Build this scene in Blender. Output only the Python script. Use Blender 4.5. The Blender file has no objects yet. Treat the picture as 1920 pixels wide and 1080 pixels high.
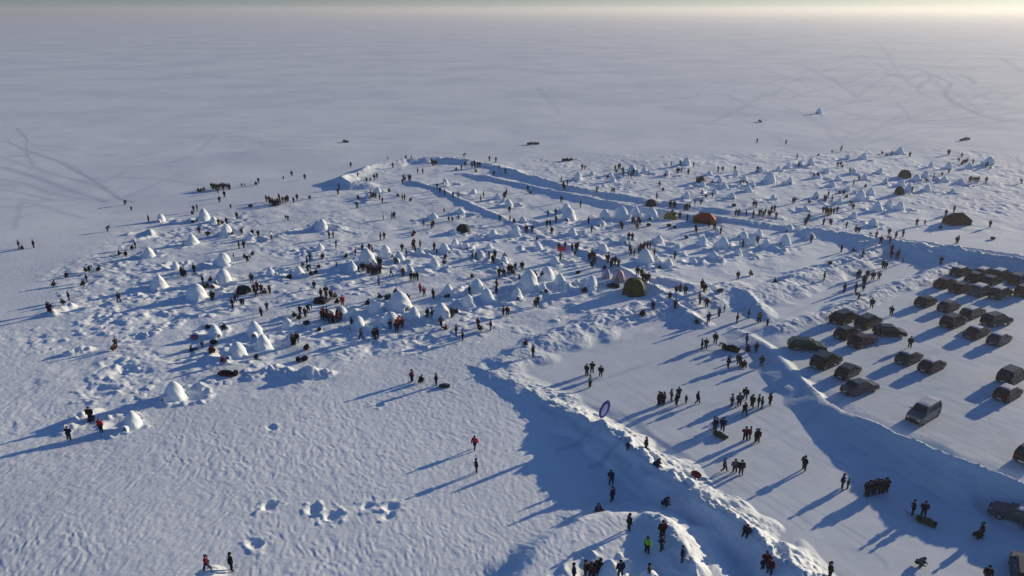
import bpy, bmesh, math, random
import numpy as np
from mathutils import Vector, Matrix, Euler
S = bpy.context.scene
COL = S.collection
R = math.radians
rnd = random.Random(7)

# ------------------------------------------------------------------ camera
CAM_H = 48.0; FPX = 1371.0; HOR = 18.0
PITCH = math.atan((540 - HOR) / FPX)
cam = bpy.data.cameras.new('camera'); camo = bpy.data.objects.new('camera', cam); COL.objects.link(camo)
camo.location = (0, 0, CAM_H); camo.rotation_euler = (math.pi / 2 - PITCH, 0, 0)
cam.sensor_width = 36; cam.lens = 36 * FPX / 1920; cam.clip_start = 0.5; cam.clip_end = 40000
S.camera = camo

# ------------------------------------------------------------------ light
SUN_EL = R(11.5); SUN_AZ = R(34)          # azimuth measured from +X towards +Y
world = bpy.data.worlds.new("World"); S.world = world; world.use_nodes = True
nt = world.node_tree; bg = nt.nodes['Background']
sky = nt.nodes.new('ShaderNodeTexSky'); sky.sky_type = 'NISHITA'; sky.sun_disc = False
sky.sun_elevation = SUN_EL; sky.sun_rotation = math.pi / 2 - SUN_AZ
sky.air_density = 1.0; sky.dust_density = 0.4; sky.ozone_density = 1.2; sky.altitude = 100
tint = nt.nodes.new('ShaderNodeMix'); tint.data_type = 'RGBA'; tint.blend_type = 'MULTIPLY'; tint.inputs[0].default_value = 1
tint.inputs[7].default_value = (0.46, 0.82, 1.52, 1)          # the camera's cool white balance
nt.links.new(sky.outputs[0], tint.inputs[6]); nt.links.new(tint.outputs[2], bg.inputs[0]); bg.inputs[1].default_value = 0.063
sun = bpy.data.lights.new('sun', 'SUN'); suno = bpy.data.objects.new('sun', sun); COL.objects.link(suno)
sun.energy = 4.5; sun.angle = R(0.55); sun.color = (1.0, 0.835, 0.59)
sd = Vector((math.cos(SUN_EL) * math.cos(SUN_AZ), math.cos(SUN_EL) * math.sin(SUN_AZ), math.sin(SUN_EL)))
suno.rotation_euler = sd.to_track_quat('Z', 'Y').to_euler()
S.view_settings.view_transform = 'Standard'; S.view_settings.look = 'None'
S.view_settings.exposure = 0.25; S.view_settings.gamma = 1.0
S.render.engine = 'CYCLES'

# ------------------------------------------------------------------ helpers
SP, CP = math.sin(PITCH), math.cos(PITCH)
def ray(px, py):
    u = (px - 960) / FPX; v = (py - 540) / FPX
    return u, CP - v * SP, -SP - v * CP
def flat(px, py, z=0.0):
    a, b, c = ray(px, py); t = (z - CAM_H) / c
    return a * t, b * t
def project(x, y, z):
    w = y * CP - (z - CAM_H) * SP
    return 960 + FPX * x / w, 540 - FPX * (y * SP + (z - CAM_H) * CP) / w

def hash2(ix, iy, s):
    n = (ix * 374761393 + iy * 668265263 + s * 1442695041) & 0xffffffff
    n = ((n ^ (n >> 13)) * 1274126177) & 0xffffffff
    n = (n ^ (n >> 16)) & 0xffffff
    return n / float(0xffffff) * 2 - 1
def vnoise(x, y, s=0):
    x = np.asarray(x, float); y = np.asarray(y, float)
    fx = np.floor(x); fy = np.floor(y); ix = fx.astype(np.int64); iy = fy.astype(np.int64)
    u = x - fx; v = y - fy; u = u * u * u * (u * (6 * u - 15) + 10); v = v * v * v * (v * (6 * v - 15) + 10)
    a = hash2(ix, iy, s); b = hash2(ix + 1, iy, s); c = hash2(ix, iy + 1, s); d = hash2(ix + 1, iy + 1, s)
    return (a * (1 - u) + b * u) * (1 - v) + (c * (1 - u) + d * u) * v
def fbm(x, y, sc, oct=3, s=0, gain=0.5):
    t = 0; a = 1.0
    for o in range(oct):
        k = 2 ** o / sc; an = 0.6 * o + 0.3
        xr = x * math.cos(an) - y * math.sin(an); yr = x * math.sin(an) + y * math.cos(an)
        t = t + a * vnoise(xr * k + 13.7 * o, yr * k + 5.1 * o, s + o); a *= gain
    return t
def sstep(a, b, x):
    t = np.clip((x - a) / (b - a), 0, 1); return t * t * (3 - 2 * t)
def cells(x, y, size, s=0):       # jittered cells: random level per cell and distance to the cell border
    x = x / size; y = y / size; ix = np.floor(x).astype(np.int64); iy = np.floor(y).astype(np.int64)
    d1 = np.full(x.shape, 9.0); d2 = np.full(x.shape, 9.0); lev = np.zeros(x.shape)
    for a in (-1, 0, 1):
        for b in (-1, 0, 1):
            jx = ix + a; jy = iy + b; dx = jx + .5 + .42 * hash2(jx, jy, s) - x; dy = jy + .5 + .42 * hash2(jx, jy, s + 7) - y
            d = np.sqrt(dx * dx + dy * dy); c = d < d1
            d2 = np.where(c, d1, np.minimum(d2, d)); d1 = np.where(c, d, d1); lev = np.where(c, hash2(jx, jy, s + 13), lev)
    return lev, d2 - d1
def segd(X, Y, p, q):
    dx, dy = q[0] - p[0], q[1] - p[1]; L2 = dx * dx + dy * dy + 1e-9
    t = np.clip(((X - p[0]) * dx + (Y - p[1]) * dy) / L2, 0, 1)
    ex = X - p[0] - t * dx; ey = Y - p[1] - t * dy
    side = np.sign(dx * (Y - p[1]) - dy * (X - p[0]))
    return np.sqrt(ex * ex + ey * ey), t, side
def polysd(X, Y, pts):               # >0 inside, metres to the edge
    ins = np.zeros(X.shape, bool); dm = np.full(X.shape, 1e9)
    n = len(pts)
    for i in range(n):
        p, q = pts[i], pts[(i + 1) % n]
        d, _, _ = segd(X, Y, p, q); dm = np.minimum(dm, d)
        if q[1] != p[1]:
            c = ((p[1] > Y) != (q[1] > Y)) & (X < (q[0] - p[0]) * (Y - p[1]) / (q[1] - p[1]) + p[0])
            ins ^= c
    return np.where(ins, dm, -dm)

# ------------------------------------------------------------------ terrain description
# ploughed snow banks: crest line, heights, width towards the left of travel, width to the right, lumpiness
def line(pts, hs):
    if not isinstance(hs, (list, tuple)): hs = [hs] * len(pts)
    return [(*flat(p[0], p[1], h), h) for p, h in zip(pts, hs)]
BANKS = [
 # between the trampled foreground and the road
 (line([(925,700),(965,715),(1003,738),(1060,770),(1125,792),(1200,845),(1300,912),(1400,983),(1455,1030),(1540,1110)],
       [0.45,0.55,0.7,1.1,2.0,2.5,2.5,2.4,2.4,2.4]), 5.0, 3.0, 0.5),
 # igloo field / road
 (line([(945,672),(1000,640),(1060,615),(1130,588),(1200,566),(1250,552),(1300,552),(1350,535),(1400,540),(1450,535),(1500,508),(1560,492),(1620,470),(1655,448)],
       [0.7,0.9,1.1,1.3,1.5,1.6,1.3,1.2,1.3,1.2,1.3,1.3,1.6,2.1]), 3.2, 6.0, 0.28),
 (line([(1228,535),(1262,562),(1312,598)], [1.2,1.5,0.9]), 2.2, 2.6, 0.5),
 (line([(1385,538),(1415,560),(1440,588)], [1.0,1.1,0.6]), 2.2, 2.6, 0.5),
 # road / car park
 (line([(1402,625),(1440,648),(1480,688),(1540,742),(1582,773),(1640,790),(1700,815),(1800,858),(1900,893),(2020,930),(2200,980)],
       [0.5,0.7,0.85,1.0,1.25,1.8,2.4,2.8,2.9,2.9,2.9]), 1.3, 4.0, 0.14),
 # behind the car park
 (line([(1650,445),(1700,449),(1760,456),(1830,468),(1920,488),(2060,520)], [2.2,2.6,2.6,2.6,2.6,2.6]), 3.5, 5.0, 0.3),
 (line([(1465,612),(1540,590),(1600,565),(1680,535),(1760,505),(1820,482)], [0.6,0.7,0.8,0.8,0.8,0.7]), 2.5, 3.0, 0.55),
 # curved wall at the back
 (line([(690,342),(655,342),(640,332),(660,322),(700,309),(760,299),(820,295),(880,298),(935,309),(975,325)],
       [0.9,1.3,1.6,1.4,1.0,1.1,1.2,1.2,1.1,0.9]), 3.6, 3.6, 0.3),
 # snow lanes
 (line([(870,322),(930,332),(1000,347),(1060,362),(1130,375),(1200,388),(1300,400),(1400,412),(1500,425),(1600,437),(1700,450),(1800,462),(1920,480)], .8), 2.2, 2.8, 0.3),
 (line([(940,314),(1000,328),(1060,346),(1150,361),(1250,377),(1350,391),(1450,402)], [1.1,1.2,1.0,.9,.8,.7,0.5]), 2.6, 3, 0.3),
 (line([(770,337),(820,350),(870,375),(930,400),(1000,430),(1040,450),(1100,470),(1180,510),(1225,537)], [.8,.6,.5,.5,.5,.5,.5,.6,.8]), 1.5, 1.9, 0.3),
 (line([(1240,520),(1300,535),(1380,528)], 0.6), 2, 2.5, 0.5),
 (line([(1520,425),(1580,432),(1640,445)], 1.4), 3, 3.5, 0.3),
 # mound at the bottom edge
 (line([(1235,985),(1268,1020),(1300,1075)], [0.9,1.3,1.2]), 1.8, 2.8, 0.3),
 (line([(395,1072),(360,1090)], 0.8), 1.8, 1.8, 0.6),
 # low walls of cut blocks in the igloo field
 (line([(118,800),(150,775),(175,768)], [0.5,0.9,0.4]), 1.0, 1.3, 0.7),
 (line([(98,582),(130,570)], 0.7), 1.0, 1.2, 0.9),
 (line([(240,436),(280,428),(285,440),(250,448)], 0.6), 0.9, 1.1, 0.6),
 (line([(130,655),(165,648)], 0.7), 0.9, 1.1, 0.9),
 (line([(520,442),(560,425),(600,415),(640,425)], [0.4,.7,1.0,.6]), 1.8, 2.4, 0.7),
 (line([(480,695),(520,682),(560,700)], [0.5,0.8,0.5]), 1.6, 2.0, 0.9),
 (line([(570,690),(610,690)], 1.0), 1.6, 1.6, 0.8),
]
def P(l): return [flat(*p) for p in l]
PLATEAU = [flat(a, b, 1.2) for a, b in [(1060,952),(1130,940),(1215,938),(1262,950),(1315,985),(1365,1035),(1410,1085),(1440,1200),(900,1200),(960,1060)]]
CALM1 = P([(500,395),(560,375),(640,340),(760,305),(900,310),(1000,330),(1240,388),(1380,405),(1300,470),(1130,430),(1000,425),(900,410),(850,435),(700,445),(640,400),(540,425),(420,470)])
CALM2 = P([(1230,500),(1400,490),(1560,470),(1640,440),(1720,430),(1920,400),(1920,470),(1650,447),(1400,540),(1260,560)])
FIELD = P([(40,600),(100,520),(230,430),(380,395),(560,375),(640,330),(760,296),(900,300),(1250,290),(1560,280),(1700,272),(1960,290),(1960,450),(1700,440),(1640,450),(1400,555),(1200,600),(1000,650),(900,650),(700,670),(620,715),(460,730),(330,765),(160,860),(70,850),(20,700)])
CARPARK = P([(1440,625),(1480,610),(1530,597),(1640,560),(1760,508),(1830,486),(2150,540),(2500,1000),(2150,960),(1900,890),(1700,812),(1585,770),(1480,685)])
ROAD = P([(960,690),(1000,668),(1300,603),(1440,560),(1640,478),(1690,482),(1760,500),(1640,552),(1470,610),(1412,625),(1480,700),(1580,790),(1800,880),(2000,950),(2200,1000),(2200,1300),(1700,1200),(1560,1080),(1330,893),(1140,770),(1000,738)])
TRAMPLE = P([(-100,640),(60,600),(400,560),(900,600),(960,660),(1000,740),(1300,920),(1700,1250),(-400,1250)])
IGLOO_PX = []      # filled below, used for the trodden, dug-out snow round every igloo

IGLOOS = """303,416,15 383,414,23 401,419,13 424,442,22 361,459,21 604,428,21 280,483,20 298,540,25 369,558,27 419,499,26 419,528,25
508,518,15 560,516,18 540,615,19 403,630,21 479,628,27 494,652,25 446,668,27 671,613,21 642,596,23 660,507,18 688,496,31
723,482,23 749,489,18 787,478,13 834,474,18 854,463,15 875,467,10 917,467,10 702,584,22 749,577,32 775,597,22 733,609,25
827,594,27 840,555,22 892,548,26 879,573,23 914,565,25 969,559,20 990,540,36 1025,523,24 1050,534,21 1017,548,17 1108,540,25
1081,530,11 1210,492,26 1254,498,13 1317,461,19 1356,463,19 1337,484,13 1383,480,15 1408,461,16 1435,465,17 1300,494,9
1471,459,20 835,346,12 888,365,10 933,375,12 954,388,15 812,411,11 864,401,11 708,363,13 690,373,9 896,450,10 925,446,15
967,444,21 852,440,11 1083,338,15 1144,332,9 1148,343,13 1185,325,16 1208,327,13 1062,398,16 1067,413,24 1133,413,21
1165,411,25 1190,407,21 1221,411,22 1127,423,11 1073,440,13 1287,311,15 1287,373,14 1317,352,11 1350,342,12 1358,352,10
1372,373,11 1394,342,13 1402,363,16 1411,350,9 1442,344,22 1460,323,11 1477,317,13 1500,313,11 1519,311,12 1533,334,13
1510,398,13 1423,442,13 1394,446,11 1589,300,11 1618,300,13 1687,290,16 1718,340,13 1735,332,13 1770,342,11 1703,359,13
1737,361,16 1632,367,14 1614,375,20 1645,398,22 1667,388,13 1687,394,16 1574,384,13 1600,412,14 1637,425,16 1778,317,13
1853,311,17 1816,317,12 1535,215,12 327,746,32 250,800,30 1110,330,8 1600,330,12 1560,350,11 1660,345,11 1480,345,12
1530,372,12 1590,360,13 1450,375,11 1330,330,9 1520,440,12 1270,470,12 980,418,11 1010,470,14 900,480,12 1785,365,11 1142,1084,34 1250,330,11 1340,365,12 1380,330,11 1425,325,11 1550,325,11 1570,340,11 1620,340,12 1650,325,10 1690,350,11 1745,315,11 1800,345,10 1480,430,12 1345,440,13 1235,455,13 1170,455,14 1130,470,13 1040,495,15 945,495,15 815,500,16 770,515,15 600,470,14 470,450,13 330,505,15 1218,1092,24"""
IGL = [tuple(float(v) for v in t.split(',')) for t in IGLOOS.split()]
IGW = [flat(a, b) for a, b, c in IGL]

def bank_parts(X, Y, wob):
    out = []
    for k, (ln, wl, wr, LUMP) in enumerate(BANKS):
        xs = [p[0] for p in ln]; ys = [p[1] for p in ln]
        m = (X > min(xs) - 12) & (X < max(xs) + 12) & (Y > min(ys) - 12) & (Y < max(ys) + 12)
        H = np.zeros(X.shape)
        if m.any():
            x = X[m]; y = Y[m]; w = wob[m]
            best = np.full(x.shape, 1e9); hh = np.zeros(x.shape); sd_ = np.zeros(x.shape)
            for a, b in zip(ln[:-1], ln[1:]):
                d, t, s = segd(x, y, a, b); c = d < best
                best = np.where(c, d, best); hh = np.where(c, a[2] * (1 - t) + b[2] * t, hh); sd_ = np.where(c, s, sd_)
            wd = np.where(sd_ > 0, wl, wr) * (1 + 0.30 * w[:, 0])
            q = np.clip(best / wd, 0, 1)
            prof = 1 - q; prof = np.where(q < 0.12, prof * 0 + 0.88 + 0.05 * (1 - q / 0.12), prof) ** 1.15
            lump = LUMP * np.where(sd_ > 0, 1.0, 0.35) if k in (0, 4) else LUMP
            h = hh * prof * (1 + 0.16 * w[:, 0] + 0.5 * lump * w[:, 1] + (0.45 * w[:, 3] if 7 <= k <= 10 else 0))
            h = h + lump * 0.40 * np.abs(w[:, 2]) * sstep(1.0, 0.6, q) * np.clip(hh, 0, 1.2)
            H[m] = np.maximum(h, 0)
        out.append(H)
    return out

def height(X, Y, masks=False):
    X = np.asarray(X, float); Y = np.asarray(Y, float)
    far = sstep(420, 260, Y)
    wx = X + 1.1 * vnoise(X / 4.0, Y / 4.0, 91); wy = Y + 1.1 * vnoise(X / 4.0, Y / 4.0, 92)
    road = sstep(-0.8, 1.2, polysd(wx, wy, ROAD)); park = sstep(-0.5, 1.5, polysd(wx, wy, CARPARK))
    hard = np.maximum(road, park)
    field = sstep(-4, 9, polysd(wx, wy, FIELD) + 5 * vnoise(X / 7, Y / 7, 33)) * (1 - hard)
    tram = sstep(-12, 14, polysd(wx, wy, TRAMPLE) + 7 * vnoise(X / 16, Y / 16, 34)) * (1 - hard)
    soft = 1 - hard
    h = 0.22 * fbm(X, Y, 38, 2, 1) * far * soft + 0.05 * fbm(X, Y, 14, 2, 8) * far * (1 - 0.7 * hard)
    # footprints and ridges of trodden snow
    qx = X + 0.5 * vnoise(X / 2.2, Y / 2.2, 12); qy = Y + 0.8 * vnoise(X / 2.4, Y / 2.4, 13)
    def streak(an, sd_): c_, s_ = math.cos(an), math.sin(an); return vnoise((qx * c_ + qy * s_) / 0.27, (-qx * s_ + qy * c_) / 0.72, sd_)
    bl = sstep(-0.35, 0.35, vnoise(X / 8, Y / 8, 14))
    a = streak(-0.35, 11) * bl + streak(0.30, 19) * (1 - bl) + 0.5 * vnoise(qx / 0.24, qy / 0.4, 15); b = fbm(X, Y, 1.1, 2, 17)
    foot = (a * 0.62 + b * 0.28)
    patch = 0.75 + 0.25 * vnoise(X / 9, Y / 9, 61)
    h += foot * (0.008 + 0.038 * np.maximum(tram, field * 0.9) * patch) * soft
    # dug, lumpy snow in the igloo field
    calm = np.maximum(sstep(-4, 6, polysd(wx, wy, CALM1)), sstep(-4, 4, polysd(wx, wy, CALM2))); rough = field * (1 - 0.85 * calm)
    zone = sstep(-0.1, 0.55, fbm(X, Y, 9, 2, 41))
    rid = 1 - np.abs(fbm(X, Y, 2.6, 3, 51)) * 1.5
    h += field * 0.13 * fbm(X, Y, 5.5, 3, 45) + rough * (zone * (0.16 * np.clip(rid, -0.4, 1) - 0.12))
    m = rough > 0.2
    if m.any():
        lev, ed = cells(X[m], Y[m], 1.25, 5); pick = (lev > 0.55) * sstep(-0.15, 0.3, fbm(X[m], Y[m], 11, 2, 47))
        h[m] += rough[m] * pick * sstep(0.03, 0.22, ed) * (0.09 + 0.24 * (lev - .55))
    # isolated dug pits in the foreground
    for (px, py, r, dep) in [(505,947,.9,.45),(590,955,.9,.45),(622,968,1.0,.4),(690,948,.8,.3),(735,950,.9,.3),(728,968,.7,.3),(480,1022,.9,.3),
                             (508,800,.8,.2),(708,757,.8,.2),(190,735,2,.3),(225,700,2,.3),(240,690,1.6,.3),(210,680,1.4,.3),(180,600,2,.3),(200,592,1.6,.3),
                             (290,590,1.8,.3),(320,595,1.8,.3),(310,570,1.6,.3),(260,632,1.5,.3),(780,655,2,.25),(800,640,2,.25),(700,650,2,.25)]:
        cx, cy = flat(px, py); m = (abs(X - cx) < 5) & (abs(Y - cy) < 5)
        if m.any():
            d = np.hypot(X[m] - cx, Y[m] - cy) / r * (1 + 0.35 * vnoise(X[m] * 1.3, Y[m] * 1.3, 71))
            h[m] += -0.7 * dep * sstep(1.0, 0.4, d) + dep * 0.35 * np.exp(-((d - 1.2) / 0.3) ** 2) * (0.3 + 0.9 * vnoise(X[m] * 1.5, Y[m] * 1.5, 72))
    # trench and thrown-up snow beside each igloo
    for i, (cx, cy) in enumerate(IGW):
        if cy > 400: continue
        m = (abs(X - cx) < 6) & (abs(Y - cy) < 6)
        if m.any():
            an = i * 2.399; ox = cx + 1.9 * math.cos(an); oy = cy + 1.9 * math.sin(an)
            d = np.hypot(X[m] - ox, Y[m] - oy) * (1 + 0.3 * vnoise(X[m], Y[m], 73)); dc = np.hypot(X[m] - cx, Y[m] - cy)
            h[m] += (-0.32 * sstep(1.7, 0.9, d) + 0.30 * np.exp(-((d - 2.3) / 0.5) ** 2) * (0.6 + 0.7 * vnoise(X[m] * 1.5, Y[m] * 1.5, 74))) * sstep(0.9, 1.8, dc)
    cl, ce = cells(X.ravel(), Y.ravel(), 0.95, 21); cl = (cl * sstep(0.0, 0.25, ce)).reshape(X.shape)
    wob = np.stack([vnoise(X / 2.6, Y / 2.6, 81), vnoise(X / 1.1, Y / 1.1, 82) * .5 + .7 * cl, fbm(X, Y, 0.9, 2, 83), vnoise(X / 9, Y / 9, 84)], -1)
    bp = bank_parts(X, Y, wob)
    # tyre ruts on the road and in the car park
    u = X * math.cos(R(38)) + Y * math.sin(R(38)); v = -X * math.sin(R(38)) + Y * math.cos(R(38))
    h += hard * (0.010 * fbm(X, Y, 1.6, 2, 95)) + 0.35 * sstep(-3.0, 1.0, polysd(wx, wy, CARPARK) + 0.0 * X)
    B = bp[0] * 0
    for q in bp: B = np.maximum(B, q)
    h = h * (1 - 0.5 * np.clip(B, 0, 1)) + B
    h = h + 1.25 * sstep(-2.4, 1.6, polysd(wx, wy, PLATEAU) + 0.5 * wob[..., 0]) * (1 - 0.8 * np.clip(bp[0] / 1.5, 0, 1))
    if masks: return h, road, park, field, tram, bp
    return h

def ground(px, py):
    z = 0.0
    for _ in range(4):
        x, y = flat(px, py, z)
        if y > 420: return x, y, 0.0
        z = float(height(np.array([x]), np.array([y]))[0])
    return x, y, z

# ------------------------------------------------------------------ materials
def mat(name, col, rough=0.6, metal=0.0, noise=0.0, scale=8.0, bump=0.0, spec=0.15, emit=None):
    m = bpy.data.materials.new(name); m.use_nodes = True; n = m.node_tree; b = n.nodes['Principled BSDF']
    b.inputs['Base Color'].default_value = (*col, 1); b.inputs['Roughness'].default_value = rough
    b.inputs['Metallic'].default_value = metal; b.inputs['Specular IOR Level'].default_value = spec
    if noise or bump:
        tc = n.nodes.new('ShaderNodeTexCoord'); t = n.nodes.new('ShaderNodeTexNoise'); t.inputs['Scale'].default_value = scale
        t.inputs['Detail'].default_value = 4; n.links.new(tc.outputs['Object'], t.inputs['Vector'])
        if noise:
            mx = n.nodes.new('ShaderNodeMix'); mx.data_type = 'RGBA'
            mx.inputs[6].default_value = (*[c * (1 - noise) for c in col], 1); mx.inputs[7].default_value = (*[min(1, c * (1 + noise)) for c in col], 1)
            n.links.new(t.outputs['Fac'], mx.inputs[0]); n.links.new(mx.outputs[2], b.inputs['Base Color'])
        if bump:
            bp = n.nodes.new('ShaderNodeBump'); bp.inputs['Distance'].default_value = bump; bp.inputs['Strength'].default_value = 1
            n.links.new(t.outputs['Fac'], bp.inputs['Height']); n.links.new(bp.outputs['Normal'], b.inputs['Normal'])
    return m

SNOW_A = (0.83, 0.87, 0.87); SNOW_B = (0.49, 0.56, 0.62)
def snow_mat(name, bumpd=0.05, bscale=2.2, hardmix=0.0):
    m = bpy.data.materials.new(name); m.use_nodes = True; n = m.node_tree; L = n.links; b = n.nodes['Principled BSDF']
    b.inputs['Roughness'].default_value = 0.75; b.inputs['Specular IOR Level'].default_value = 0.15
    tc = n.nodes.new('ShaderNodeTexCoord')
    at = n.nodes.new('ShaderNodeAttribute'); at.attribute_name = 'packed'
    # wind-polished and drifted patches, stretched along the wind
    mp = n.nodes.new('ShaderNodeMapping'); mp.inputs['Scale'].default_value = (0.013, 0.015, 1); mp.inputs['Rotation'].default_value = (0, 0, 0.12)
    L.new(tc.outputs['Object'], mp.inputs['Vector'])
    t1 = n.nodes.new('ShaderNodeTexNoise'); t1.inputs['Scale'].default_value = 1.0; t1.inputs['Detail'].default_value = 6; t1.inputs['Roughness'].default_value = 0.70
    L.new(mp.outputs[0], t1.inputs['Vector'])
    r1 = n.nodes.new('ShaderNodeMapRange'); r1.inputs[1].default_value = 0.44; r1.inputs[2].default_value = 0.60; r1.inputs[3].default_value = 0; r1.inputs[4].default_value = 0.36
    L.new(t1.outputs['Fac'], r1.inputs[0])
    t2 = n.nodes.new('ShaderNodeTexNoise'); t2.inputs['Scale'].default_value = 0.35; t2.inputs['Detail'].default_value = 5
    L.new(tc.outputs['Object'], t2.inputs['Vector'])
    r2 = n.nodes.new('ShaderNodeMapRange'); r2.inputs[1].default_value = 0.35; r2.inputs[2].default_value = 0.75; r2.inputs[3].default_value = 0; r2.inputs[4].default_value = 0.15
    L.new(t2.outputs['Fac'], r2.inputs[0])
    ad = n.nodes.new('ShaderNodeMath'); ad.operation = 'ADD'; L.new(r1.outputs[0], ad.inputs[0]); L.new(r2.outputs[0], ad.inputs[1])
    ad2 = n.nodes.new('ShaderNodeMath'); ad2.operation = 'ADD'; ad2.use_clamp = True; L.new(ad.outputs[0], ad2.inputs[0]); L.new(at.outputs['Fac'], ad2.inputs[1])
    mx = n.nodes.new('ShaderNodeMix'); mx.data_type = 'RGBA'; mx.inputs[6].default_value = (*SNOW_A, 1); mx.inputs[7].default_value = (*SNOW_B, 1)
    L.new(ad2.outputs[0], mx.inputs[0]); L.new(mx.outputs[2], b.inputs['Base Color'])
    t3 = n.nodes.new('ShaderNodeTexNoise'); t3.inputs['Scale'].default_value = bscale; t3.inputs['Detail'].default_value = 5; t3.inputs['Roughness'].default_value = 0.6
    L.new(tc.outputs['Object'], t3.inputs['Vector'])
    bp = n.nodes.new('ShaderNodeBump'); bp.inputs['Distance'].default_value = bumpd; bp.inputs['Strength'].default_value = 1
    L.new(t3.outputs['Fac'], bp.inputs['Height']); L.new(bp.outputs['Normal'], b.inputs['Normal'])
    return m
M_FIELD = snow_mat('snow_drifted', 0.05, 2.0)
M_ROAD = snow_mat('snow_packed', 0.012, 2.5)
M_BANK = snow_mat('snow_ploughed', 0.12, 2.2)
M_IGLOO = snow_mat('snow_blocks', 0.06, 3.0)

def new_obj(name, me, m=None, parent=None, **props):
    o = bpy.data.objects.new(name, me); COL.objects.link(o)
    if m is not None and me is not None and not me.materials: me.materials.append(m)
    if parent: o.parent = parent
    for k, v in props.items():
        if v: o[k] = v
    return o
def empty(name, loc=(0, 0, 0), rz=0.0, **props):
    o = bpy.data.objects.new(name, None); COL.objects.link(o); o.location = loc; o.rotation_euler = (0, 0, rz)
    o.empty_display_size = 0.2
    for k, v in props.items():
        if v: o[k] = v
    return o

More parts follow.
